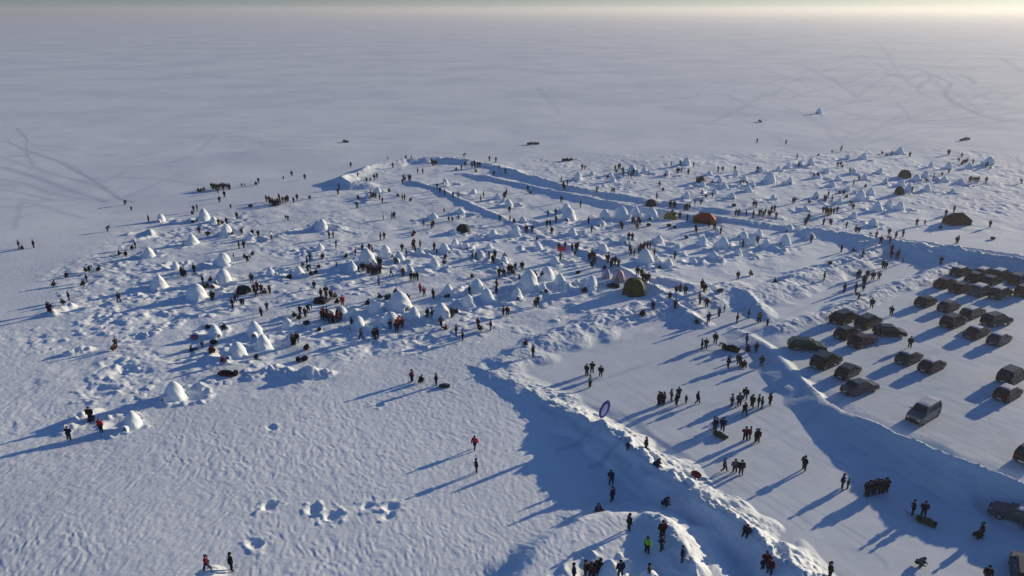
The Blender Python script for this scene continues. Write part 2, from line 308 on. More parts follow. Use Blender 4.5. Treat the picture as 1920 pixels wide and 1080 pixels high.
# ------------------------------------------------------------------ ground
NR, NC = 980, 1080
def build_ground():
    # row distances: spacing grows with distance from the camera foot
    c0, c1 = math.atan(CAM_H / 47.0), math.atan(CAM_H / 3800.0)
    ys = CAM_H / np.tan(np.linspace(c0, c1, NR))
    near = np.array([-600, -200, -60, -20, 0, 15, 25, 33, 40, 44.5]); farr = np.array([4600, 6500, 10000, 16000, 25000.0])
    ys = np.concatenate([near, ys, farr])
    u = np.linspace(-0.98, 0.98, NC); side = np.array([1.05, 1.2, 1.5, 2.2, 4, 9.0]); u = np.concatenate([-side[::-1], u, side])
    wid = np.maximum(ys, 40) + 14
    Y = np.repeat(ys[:, None], len(u), 1); X = wid[:, None] * u[None, :]
    Zf, road, park, field, tram, bp = height(X.ravel(), Y.ravel(), True)
    edge = (Y.ravel() < 46) | (np.abs(np.tile(u, len(ys))) > 0.99)
    nr, nc = Y.shape
    Z = Zf.reshape(nr, nc)
    # snowmobile and car tracks: compacted, slightly icy snow
    pk = 0.26 * np.maximum(road, park) + 0.12 * park
    Xf, Yf = X.ravel(), Y.ravel()
    def track(pts, w, amt, soft=0.9):
        nonlocal pk
        pts = [flat(*p) for p in pts]
        for a, b in zip(pts[:-1], pts[1:]):
            x0, x1 = min(a[0], b[0]) - 3 * w, max(a[0], b[0]) + 3 * w; y0, y1 = min(a[1], b[1]) - 3 * w, max(a[1], b[1]) + 3 * w
            m = (Xf > x0) & (Xf < x1) & (Yf > y0) & (Yf < y1)
            if m.any():
                d, _, _ = segd(Xf[m] + 0.8 * w * vnoise(Xf[m] / 20, Yf[m] / 20, 5), Yf[m], a, b)
                pk[m] = np.maximum(pk[m], amt * np.exp(-(d / w) ** 2))
    T = [([(10,264),(60,285),(110,303),(160,330),(190,350),(225,372),(250,378)], 0.9, .95), ([(30,240),(50,262),(52,290),(60,312),(100,325),(140,337),(200,350)], 0.9, .7),
         ([(0,293),(50,312),(100,328),(150,340),(215,360)], 1.2, .6), ([(0,313),(60,330),(120,352),(160,365),(200,378)], 1.6, .8),
         ([(0,335),(50,345),(100,362),(150,372),(200,375)], 1.6, .7), ([(0,355),(40,360),(100,375)], 1.0, .6), ([(40,380),(38,400),(30,430)], .9, .5),
         ([(0,345),(60,348),(110,350),(150,362)], 3.0, .45), ([(160,290),(220,291)], 2.0, .4), ([(640,375),(720,372)], .9, .3),
         ([(1660,136),(1700,150),(1720,165),(1745,148),(1780,150)], 2.5, .8), ([(1680,124),(1730,132),(1760,145),(1785,155),(1770,178),(1800,200),(1840,215),(1880,228)], 2.2, .9),
         ([(1880,110),(1900,125),(1920,135)], 4, .6), ([(1500,122),(1540,138),(1570,155),(1600,175),(1605,185)], 2.5, .6), ([(1800,140),(1825,150),(1832,158)], 3, .8),
         ([(1780,156),(1830,156)], 3.5, .6), ([(1680,190),(1700,215),(1710,228),(1780,225),(1920,210)], 1.8, .6), ([(1720,230),(1840,232),(1920,225)], 1.6, .5),
         ([(1730,130),(1750,150),(1760,165)], 2.2, .6), ([(1600,170),(1660,160),(1700,168)], 2.5, .4), ([(1480,120),(1500,128),(1600,135)], 3, .3),
         ([(1010,165),(1030,190),(1045,215)], 2.2, .35), ([(1330,230),(1420,245),(1560,262),(1700,262),(1900,280)], 2.0, .35), ([(1540,262),(1640,278),(1780,292)], 2.0, .3),
         ([(1180,700),(1080,640)], .35, .6), ([(1110,700),(1040,668)], .3, .6), ([(1350,845),(1180,760),(1060,700)], .3, .5), ([(1478,930),(1560,975),(1620,1010)], .35, .8),
         ([(1560,985),(1640,1040),(1660,1060)], .35, .7), ([(1590,990),(1650,1030)], .35, .6), ([(1480,772),(1525,790),(1560,780)], .4, .5),
         ([(1640,742),(1700,755),(1780,775),(1900,830)], .5, .35), ([(1720,800),(1800,835),(1900,862)], .35, .5), ([(1290,880),(1400,965),(1500,1040),(1560,1085)], .45, .7),
         ([(1300,875),(1410,960),(1510,1035),(1580,1085)], .3, .6), ([(1150,765),(1290,860)], .3, .5), ([(1600,600),(1700,640),(1850,665),(1920,670)], .9, .3),
         ([(1640,760),(1720,720),(1800,660),(1860,655)], .9, .25)]
    for t in T: track(t[0], t[1] * .75, t[2] * .8)
    rt = random.Random(3)
    def wander(x0, x1, y0, y1, n, w, amt, dx, dy):
        for _ in range(n):
            x = rt.uniform(x0, x1); y = rt.uniform(y0, y1); pts = [(x, y)]; a_ = rt.uniform(-1, 1); sg = rt.choice((-1, 1))
            for i in range(rt.randint(3, 7)):
                a_ += rt.uniform(-.7, .7); x += sg * dx * rt.uniform(.5, 1.2); y += dy * a_; y = max(y, 60); pts.append((x, y))
            track(pts, w, amt * rt.uniform(.5, 1))
    wander(1350, 1900, 120, 240, 46, 1.5, .42, 26, 9); wander(0, 250, 250, 420, 26, .8, .40, 34, 9); wander(250, 1400, 150, 290, 30, 1.2, .22, 50, 5)
    wander(1500, 1900, 150, 280, 30, 1.0, .35, 30, 7)
    def rut(x0, x1, y0, y1, n, dx, dy, amt):
        for _ in range(n):
            x = rt.uniform(x0, x1); y = rt.uniform(y0, y1); pts = [(x, y)]; a_ = rt.uniform(.4, 1.1) * rt.choice((1, 1, -.4))
            for i in range(5): a_ += rt.uniform(-.15, .15); x += dx; y += dy * a_; pts.append((x, y))
            am = 1.7 * amt * rt.uniform(.5, 1); track(pts, .34, am); track([(p[0] + 20, p[1] - 5) for p in pts], .34, am)
    rut(1560, 1800, 560, 740, 26, 40, 16, .45); rut(1620, 1800, 740, 800, 10, 40, 20, .45); rut(1000, 1500, 660, 900, 22, 34, 30, .38); rut(1200, 1600, 560, 640, 8, 40, -18, .35)
    # lighter wind-blown streak
    cls = np.zeros(nr * nc, int); cls[road > 0.5] = 1; cls[park > 0.5] = 2
    for k, q in enumerate(bp): cls[q > 0.16] = 10 + k
    cls[edge] = np.where(cls[edge] >= 10, 0, cls[edge])
    Xv, Yv = X, Y
    dZi = np.gradient(Z, axis=0); dZj = np.gradient(Z, axis=1)
    Ti = np.stack([np.gradient(Xv, axis=0), np.gradient(Yv, axis=0), dZi], -1); Tj = np.stack([np.gradient(Xv, axis=1), np.gradient(Yv, axis=1), dZj], -1)
    Nn = np.cross(Tj, Ti); Nn /= np.linalg.norm(Nn, axis=-1, keepdims=True)
    V = np.stack([X, Y, Z], -1).reshape(-1, 3).astype(np.float32); Nf = Nn.reshape(-1, 3).astype(np.float32)
    idx = np.arange(nr * nc).reshape(nr, nc)
    quads = np.stack([idx[:-1, :-1], idx[:-1, 1:], idx[1:, 1:], idx[1:, :-1]], -1).reshape(-1, 4)
    fc = cls[quads[:, 0]]
    def emit(name, sel, m, **props):
        q = quads[sel]
        if len(q) < 4: return
        used, inv = np.unique(q, return_inverse=True); inv = inv.reshape(-1)
        me = bpy.data.meshes.new(name); me.vertices.add(len(used)); me.vertices.foreach_set('co', V[used].ravel())
        me.loops.add(len(inv)); me.loops.foreach_set('vertex_index', inv.astype(np.int32))
        me.polygons.add(len(q)); me.polygons.foreach_set('loop_start', np.arange(len(q), dtype=np.int32) * 4)
        me.update(calc_edges=True)
        me.polygons.foreach_set('use_smooth', np.ones(len(q), bool))
        at = me.attributes.new('packed', 'FLOAT', 'POINT'); at.data.foreach_set('value', pk[used].astype(np.float32))
        me.normals_split_custom_set_from_vertices(Nf[used].tolist())
        me.materials.append(m); o = new_obj(name, me, None, kind='structure', **props); return o
    emit('frozen_lake', fc == 0, M_FIELD); emit('road', fc == 1, M_ROAD); emit('parking_area', fc == 2, M_ROAD)
    for k in range(len(BANKS)): emit('snow_bank', fc == 10 + k, M_BANK)
build_ground()

# ------------------------------------------------------------------ labels
MARKS = [((1188,545),'the olive dome tent'),((1319,410),'the orange tent'),((1793,410),'the maroon tent'),((1255,400),'the yellow canopy'),
 ((868,430),'the black dome tent'),((1221,380),'the tent on the lane'),((1150,518),'the pinkish white dome tents'),((1131,785),'the blue oval flag'),
 ((1053,466),'the red banner'),((810,300),"the curved wall's back"),((650,335),"the curved wall's left end"),((915,322),"the curved wall's right end"),
 ((410,350),'the dark crowd at left'),((525,378),'the huddle below the crowd'),((1185,322),'the crowded back igloo'),
 ((1287,308),'the lone back-edge igloo'),((990,530),'the tallest igloo at centre'),((749,570),'the cream igloo'),((642,590),'the red-ringed igloo'),
 ((479,620),'the lower-left igloo pair'),((419,515),'the stacked igloo pair'),((298,535),'the broad leftmost igloo'),
 ((327,740),'the black-doored igloo'),((250,800),'the lowest left igloo'),((205,650),'the half-built snow ring'),((688,485),'the steep crowded igloo'),
 ((1610,615),'the five-car cluster'),((1665,450),'the upper bank corner'),((1850,305),'the farthest right igloos'),((1687,285),'the far-rim igloo'),
 ((1727,770),'the snow-roofed van'),((1885,950),'the lower-right silver car'),((1260,745),'the road group of six'),((1410,750),'the road group of eight'),
 ((889,860),'the open trampled snow'),((1210,1020),'the bottom snow mound'),((1650,905),"the road's shaded edge"),((1440,1030),'the lower road bank'),
 ((1555,370),'the grey right-hand igloos'),((160,520),'the far-left snow blocks'),((1440,395),'the lane crowd'),((60,455),'the left picture edge'),
 ((1380,665),'the loaded wagon sled'),((1615,515),"the road's mouth"),((1360,590),'the road-bank spur'),((530,545),'the low dark-clad party'),
 ((875,600),'the lowest central igloos'),((1110,400),'the five pointed igloos'),((960,385),'the lane-side igloo'),((720,370),'the red group inside the curve'),
 ((610,420),'the ridged snow mound'),((800,660),'the churned lower snow'),((790,720),'the sled-hauling pair'),((1400,335),'the back igloo rows'),((1410,455),'the igloos below the lane')]
ORD = ['nearest', 'second nearest', 'third nearest', 'fourth nearest', 'fifth nearest', 'sixth nearest', 'seventh nearest', 'eighth nearest', 'ninth nearest',
       'tenth nearest', 'eleventh nearest', 'twelfth nearest'] + [f'{k}th nearest' for k in range(13, 60)]
def make_labels(items):            # items: (object, px, py, look)
    g = {}
    for o, x, y, look in items:
        best = min(MARKS, key=lambda m: (m[0][0] - x) ** 2 + (1.6 * (m[0][1] - y)) ** 2)
        dx, dy = x - best[0][0], 1.6 * (y - best[0][1])
        d = math.hypot(dx, dy)
        sec = 'left of' if dx < -abs(dy) else 'right of' if dx > abs(dy) else 'in front of' if dy > 0 else 'behind'
        if d < 4: sec = 'at'
        g.setdefault((look, best[1], sec), []).append((d, o))
    for (look, mk, sec), l in g.items():
        l.sort(key=lambda t: t[0])
        for i, (d, o) in enumerate(l):
            o['label'] = f'{look} {sec} {mk}' if len(l) == 1 else f'{look}, {ORD[i]} {sec} {mk}'

# ------------------------------------------------------------------ igloos
def igloo_meshes(seed, pointy):
    r = random.Random(seed); bm = bmesh.new(); na, nz = 36, 15; blk = [[r.uniform(-.028, .028) for _ in range(12)] for _ in range(9)]
    rings = []
    ph = [r.uniform(0, 6.28) for _ in range(4)]; lean = r.uniform(-.1, .1), r.uniform(-.1, .1); ell = r.uniform(.85, 1.1)
    for j in range(nz + 1):
        t = j / nz; z = t
        rad = ((1 - t ** (1.25 + 1.2 * (1 - pointy))) ** (0.66 + 0.26 * pointy) * 0.50 + 0.10 * (1 - t) ** 4) if t < 1 else 0.0
        if j == 0: rad *= 1.12; z = -0.12
        ring = []
        for i in range(na):
            a = 2 * math.pi * i / na
            lump = 1 + .05 * math.sin(2 * a + ph[0]) + .04 * math.sin(3 * a + ph[1] + 4 * t) + .025 * math.sin(7 * a + 9 * t + ph[2]) + blk[j // 2][((i + (j // 2 % 2)) // 3) % 12]
            ring.append(bm.verts.new((rad * lump * math.cos(a) + lean[0] * t, rad * ell * lump * math.sin(a) + lean[1] * t, z + r.uniform(-.006, .006))) if j < nz else None)
        rings.append(ring)
    top = bm.verts.new((lean[0], lean[1], 1.0))
    dr, dh = 0.18, 0.32
    for j in range(nz - 1):
        for i in range(na):
            k = (i + 1) % na; q = [rings[j][i], rings[j][k], rings[j + 1][k], rings[j + 1][i]]
            c = sum((v.co for v in q), Vector()) / 4
            if c.x > 0.2 and abs(c.y) < dr * 0.85 and c.z < dh * 0.8: continue     # the doorway
            bm.faces.new(q)
    for i in range(na): bm.faces.new((rings[nz - 1][i], rings[nz - 1][(i + 1) % na], top))
    for f in bm.faces: f.smooth = True
    me = bpy.data.meshes.new('dome'); bm.to_mesh(me); bm.free(); me.materials.append(M_IGLOO)
    # entrance: short arched tunnel with real thickness
    bm = bmesh.new(); ns = 10; x0, x1 = 0.34, 0.74; prof = []
    for (xx, ro) in ((x0, dr + .07), (x1, dr + .07), (x1, dr), (x0, dr)):
        prof.append([bm.verts.new((xx + r.uniform(-.01, .01), ro * math.cos(math.pi * i / ns), (ro + dh - dr) * math.sin(math.pi * i / ns) ** .8 - (0.1 if i in (0, ns) else 0))) for i in range(ns + 1)])
    for a, b in ((0, 1), (1, 2), (2, 3)):
        for i in range(ns): bm.faces.new((prof[a][i], prof[a][i + 1], prof[b][i + 1], prof[b][i]))
    for f in bm.faces: f.smooth = False
    bmesh.ops.recalc_face_normals(bm, faces=bm.faces)
    m2 = bpy.data.meshes.new('entrance_tunnel'); bm.to_mesh(m2); bm.free(); m2.materials.append(M_IGLOO)
    return me, m2
IGM = [igloo_meshes(100 + i, p) for i, p in enumerate([0.0, 0.1, 0.2, 0.35, 0.6, 0.0, 0.3, 0.1])]
items = []
FIX_YAW = {(327, 746): -125, (446, 668): -120, (494, 652): -140, (749, 577): -50, (671, 613): -130, (688, 496): -60}
for i, (px, py, hp) in enumerate(IGL):
    x, y, z = ground(px, py - 2)
    x0, y0 = x, y
    ppm = (project(x, y, 0)[1] - project(x, y, 1)[1])
    hm = max(1.0, hp / ppm * 0.93)
    wd = hm * rnd.uniform(0.9, 1.18) if hm > 1.5 else hm * rnd.uniform(1.2, 1.6)
    yaw = R(FIX_YAW.get((int(px), int(py)), rnd.choice([-150, -120, -90, 170, 150, 20, 60, -40]) + rnd.uniform(-20, 20)))
    t = empty('igloo', (x, y, z - 0.05), yaw, category='igloo', group='igloos built on the frozen lake')
    dm, em = IGM[(i * 5) % len(IGM)] if hp < 30 else IGM[[2, 1, 5][i % 3]]
    a = new_obj('dome', dm, None, t); a.scale = (wd, wd, hm)
    if hm > 1.3:
        b = new_obj('entrance_tunnel', em, None, t); s = min(wd, 3.0); b.scale = (wd, s, min(hm, 2.6))
    look = ('tall' if hm > 2.9 else 'low' if hm < 1.6 else 'mid-sized') + ' white snow igloo'
    items.append((t, px, py, look))
make_labels(items)

# ------------------------------------------------------------------ people
CLOTH = {'d': ('dark', (.007, .009, .019)), 'n': ('navy', (.010, .020, .062)), 'r': ('dark red', (.10, .010, .024)), 'R': ('bright red', (.55, .02, .03)), 'g': ('grey', (.075, .09, .12)),
         'p': ('pink', (.42, .10, .20)), 'o': ('orange', (.55, .09, .03)), 'w': ('white', (.6, .62, .66)), 'b': ('brown', (.09, .045, .028)), 't': ('tan', (.25, .17, .09)),
         'G': ('lime green', (.20, .55, .06)), 'e': ('teal', (.06, .17, .18)), 'v': ('dark green', (.03, .07, .04))}
M_C = {k: mat('cloth_' + v[0].replace(' ', '_'), v[1], 0.9, noise=.25, scale=9, bump=.01, spec=.04) for k, v in CLOTH.items()}
M_SKIN = mat('skin', (.30, .18, .14), .6); M_BOOT = mat('boots', (.02, .018, .016), .8); M_HAT = [mat('wool_dark', (.008, .009, .016), .95, spec=.04), mat('wool_grey', (.05, .05, .065), .95), mat('wool_red', (.16, .02, .03), .95)]
M_TR = [mat('trousers_black', (.007, .008, .015), .9, spec=.04), mat('trousers_blue', (.025, .035, .07), .85), mat('trousers_grey', (.03, .03, .04), .85)]

def skin_mesh(name, J, E, root):
    me = bpy.data.meshes.new(name); keys = list(J); ix = {k: i for i, k in enumerate(keys)}
    me.from_pydata([J[k][0] for k in keys], [(ix[a], ix[b]) for a, b in E], [])
    o = bpy.data.objects.new(name, me); COL.objects.link(o)
    o.modifiers.new('s', 'SKIN'); sv = me.skin_vertices[0].data
    for k in keys:
        r = J[k][1]; sv[ix[k]].radius = (r, r) if not isinstance(r, tuple) else r; sv[ix[k]].use_root = (k == root)
    sb = o.modifiers.new('u', 'SUBSURF'); sb.levels = 1; sb.render_levels = 1
    dg = bpy.context.evaluated_depsgraph_get(); m2 = bpy.data.meshes.new_from_object(o.evaluated_get(dg))
    bpy.data.objects.remove(o); bpy.data.meshes.remove(me)
    for p in m2.polygons: p.use_smooth = True
    m2.name = name; return m2

def pose(kind):
    J = {}
    def j(k, x, y, z, r): J[k] = ((x, y, z), r)
    # pelvis, spine
    if kind in ('stand', 'armsbent', 'walk', 'reach'):
        sp = [(0, .95), (.01, 1.12), (.02, 1.32), (.02, 1.48), (.04, 1.58), (.05, 1.70)]
    elif kind == 'bend': sp = [(-.1, .90), (.05, 1.03), (.28, 1.14), (.42, 1.19), (.52, 1.20), (.62, 1.16)]
    elif kind == 'crouch': sp = [(-.12, .36), (-.04, .52), (.10, .70), (.17, .83), (.24, .91), (.30, .99)]
    else: sp = [(0, .14), (-.02, .32), (.02, .52), (.06, .68), (.10, .78), (.13, .88)]
    (px_, pz), (wx_, wz), (cx, cz), (nx, nz), (h1x, h1z), (h2x, h2z) = sp
    j('pelvis', px_, 0, pz, (.15, .13)); j('waist', wx_, 0, wz, (.15, .12)); j('chest', cx, 0, cz, (.18, .13)); j('neck', nx, 0, nz, .06); j('head', h1x, 0, h1z, .10); j('crown', h2x, 0, h2z, .085)
    for s, sg in (('l', 1), ('r', -1)):
        f = sg
        j('shoulder' + s, cx + .02, sg * .21, cz + .08 if kind not in ('bend',) else cz, .075)
        if kind == 'stand': el, wr, hd = (.0, .28, 1.12), (.06, .29, .88), (.09, .28, .80)
        elif kind == 'armsbent': el, wr, hd = (.0, .30, 1.14), (.22, .20, 1.10), (.30, .16, 1.12)
        elif kind == 'walk': el, wr, hd = (-.10 * f, .28, 1.14), (.02 - .16 * f, .28, .92), (.06 - .18 * f, .28, .84)
        elif kind == 'reach': el, wr, hd = (.18, .27, 1.30 if f > 0 else 1.1), (.38, .24, 1.38 if f > 0 else 1.0), (.46, .23, 1.40 if f > 0 else .98)
        elif kind == 'bend': el, wr, hd = (.36, .24, .90), (.46, .20, .66), (.48, .18, .58)
        elif kind == 'crouch': el, wr, hd = (.20, .24, .50), (.40, .18, .40), (.47, .16, .36)
        else: el, wr, hd = (.10, .26, .36), (.26, .20, .26), (.33, .18, .24)
        j('elbow' + s, el[0], sg * el[1], el[2], .058); j('wrist' + s, wr[0], sg * wr[1], wr[2], .042); j('hand' + s, hd[0], sg * hd[1], hd[2], .05)
        j('thumb' + s, hd[0] + .03, sg * (hd[1] - .05), hd[2] + .03, .018)
        if kind in ('stand', 'armsbent', 'reach'): kn, an, to = (.02, .12, .50), (-.01, .14, .10), (.15, .16, .05)
        elif kind == 'walk': kn, an, to = ((.20, .11, .53), (.24, .11, .11), (.40, .12, .09)) if f > 0 else ((-.02, .11, .49), (-.30, .11, .17), (-.18, .12, .05))
        elif kind == 'bend': kn, an, to = (.05, .13, .50), (-.02, .15, .10), (.14, .16, .05)
        elif kind == 'crouch': kn, an, to = (.30, .17, .44), (.05, .16, .10), (.22, .17, .05)
        else: kn, an, to = (.44, .14, .30), (.72, .14, .09), (.80, .15, .17)
        j('hip' + s, px_, sg * .10, pz - .05, .105); j('knee' + s, kn[0], sg * kn[1], kn[2], .075); j('ankle' + s, an[0], sg * an[1], an[2], .055); j('toe' + s, to[0], sg * to[1], to[2], .05)
    return J
EB = [('pelvis', 'waist'), ('waist', 'chest'), ('chest', 'neck'), ('neck', 'head'), ('head', 'crown')]
for s in 'lr': EB += [('chest', 'shoulder' + s), ('shoulder' + s, 'elbow' + s), ('elbow' + s, 'wrist' + s), ('wrist' + s, 'hand' + s), ('wrist' + s, 'thumb' + s), ('pelvis', 'hip' + s), ('hip' + s, 'knee' + s), ('knee' + s, 'ankle' + s), ('ankle' + s, 'toe' + s)]
def grow(J, keys, d):
    o = {}
    for k in keys:
        r = J[k][1]; o[k] = (J[k][0], tuple(a + d for a in r) if isinstance(r, tuple) else r + d)
    return o
POSES = ['stand', 'armsbent', 'walk', 'reach', 'bend', 'crouch', 'sit']
TPL = {}
for kd in POSES:
    J = pose(kd)
    body = skin_mesh('body', J, EB, 'pelvis')
    kj = ['pelvis', 'waist', 'chest'] + [a + s for s in 'lr' for a in ('shoulder', 'elbow', 'wrist')]
    jj = grow(J, kj, .035); jj['pelvis'] = ((J['pelvis'][0][0], 0, J['pelvis'][0][2] - .06), (.20, .18))
    jacket = skin_mesh('jacket', jj, [('pelvis', 'waist'), ('waist', 'chest')] + [e for s in 'lr' for e in (('chest', 'shoulder' + s), ('shoulder' + s, 'elbow' + s), ('elbow' + s, 'wrist' + s))], 'pelvis')
    kt = ['pelvis'] + [a + s for s in 'lr' for a in ('hip', 'knee', 'ankle')]
    tr = skin_mesh('trousers', grow(J, kt, .022), [e for s in 'lr' for e in (('pelvis', 'hip' + s), ('hip' + s, 'knee' + s), ('knee' + s, 'ankle' + s))], 'pelvis')
    hx, hz = J['crown'][0][0], J['crown'][0][2]; gx, gz = J['head'][0][0], J['head'][0][2]
    bm = bmesh.new(); bmesh.ops.create_uvsphere(bm, u_segments=12, v_segments=8, radius=.125)
    for v in bm.verts:
        if v.co.z < -.02: v.co.z = -.02 + (v.co.z + .02) * .25
    bmesh.ops.translate(bm, verts=bm.verts, vec=((hx + gx) / 2 - .015, 0, (hz + gz) / 2 + .035))
    for f in bm.faces: f.smooth = True
    hat = bpy.data.meshes.new('hat'); bm.to_mesh(hat); bm.free()
    # which faces are boots / gloves / face / torso / legs, by nearest joint
    names = list(J); P0 = np.array([J[k][0] for k in names])
    reg = []
    for p in body.polygons:
        k = names[int(np.argmin(((P0 - np.array(p.center)) ** 2).sum(1)))]
        reg.append(0 if k in ('head', 'crown', 'neck') else 1 if k[:-1] in ('ankle', 'toe') else 2 if k[:-1] in ('hand', 'thumb') else 4 if k[:-1] in ('hip', 'knee') or k == 'pelvis' else 3)
    TPL[kd] = (body, jacket, tr, hat, reg)
CACHE = {}
def cached(key, me, mats, reg=None):
    if key not in CACHE:
        m = me.copy(); m.materials.clear()
        for x in mats: m.materials.append(x)
        if reg is not None: m.polygons.foreach_set('material_index', np.array(reg, np.int32))
        CACHE[key] = m
    return CACHE[key]
def fused(kd, c, ti, hi):            # one mesh: body, jacket, trousers and hat joined (for figures too small to show parts)
    key = ('fused', kd, c, ti, hi)
    if key not in CACHE:
        body, ja, tr, hat, reg = TPL[kd]; V = []; F = []; MI = []
        for me, mi in ((body, None), (ja, 3), (tr, 4), (hat, 5)):
            o = len(V); V += [tuple(v.co) for v in me.vertices]
            for n_, p in enumerate(me.polygons): F.append([o + q for q in p.vertices]); MI.append(reg[n_] if mi is None else mi)
        m = bpy.data.meshes.new('person_body'); m.from_pydata(V, [], F)
        for x in (M_SKIN, M_BOOT, M_BOOT, M_C[c], M_TR[ti], M_HAT[hi]): m.materials.append(x)
        m.polygons.foreach_set('material_index', np.array(MI, np.int32)); m.polygons.foreach_set('use_smooth', np.ones(len(F), bool)); m.update()
        CACHE[key] = m
    return CACHE[key]

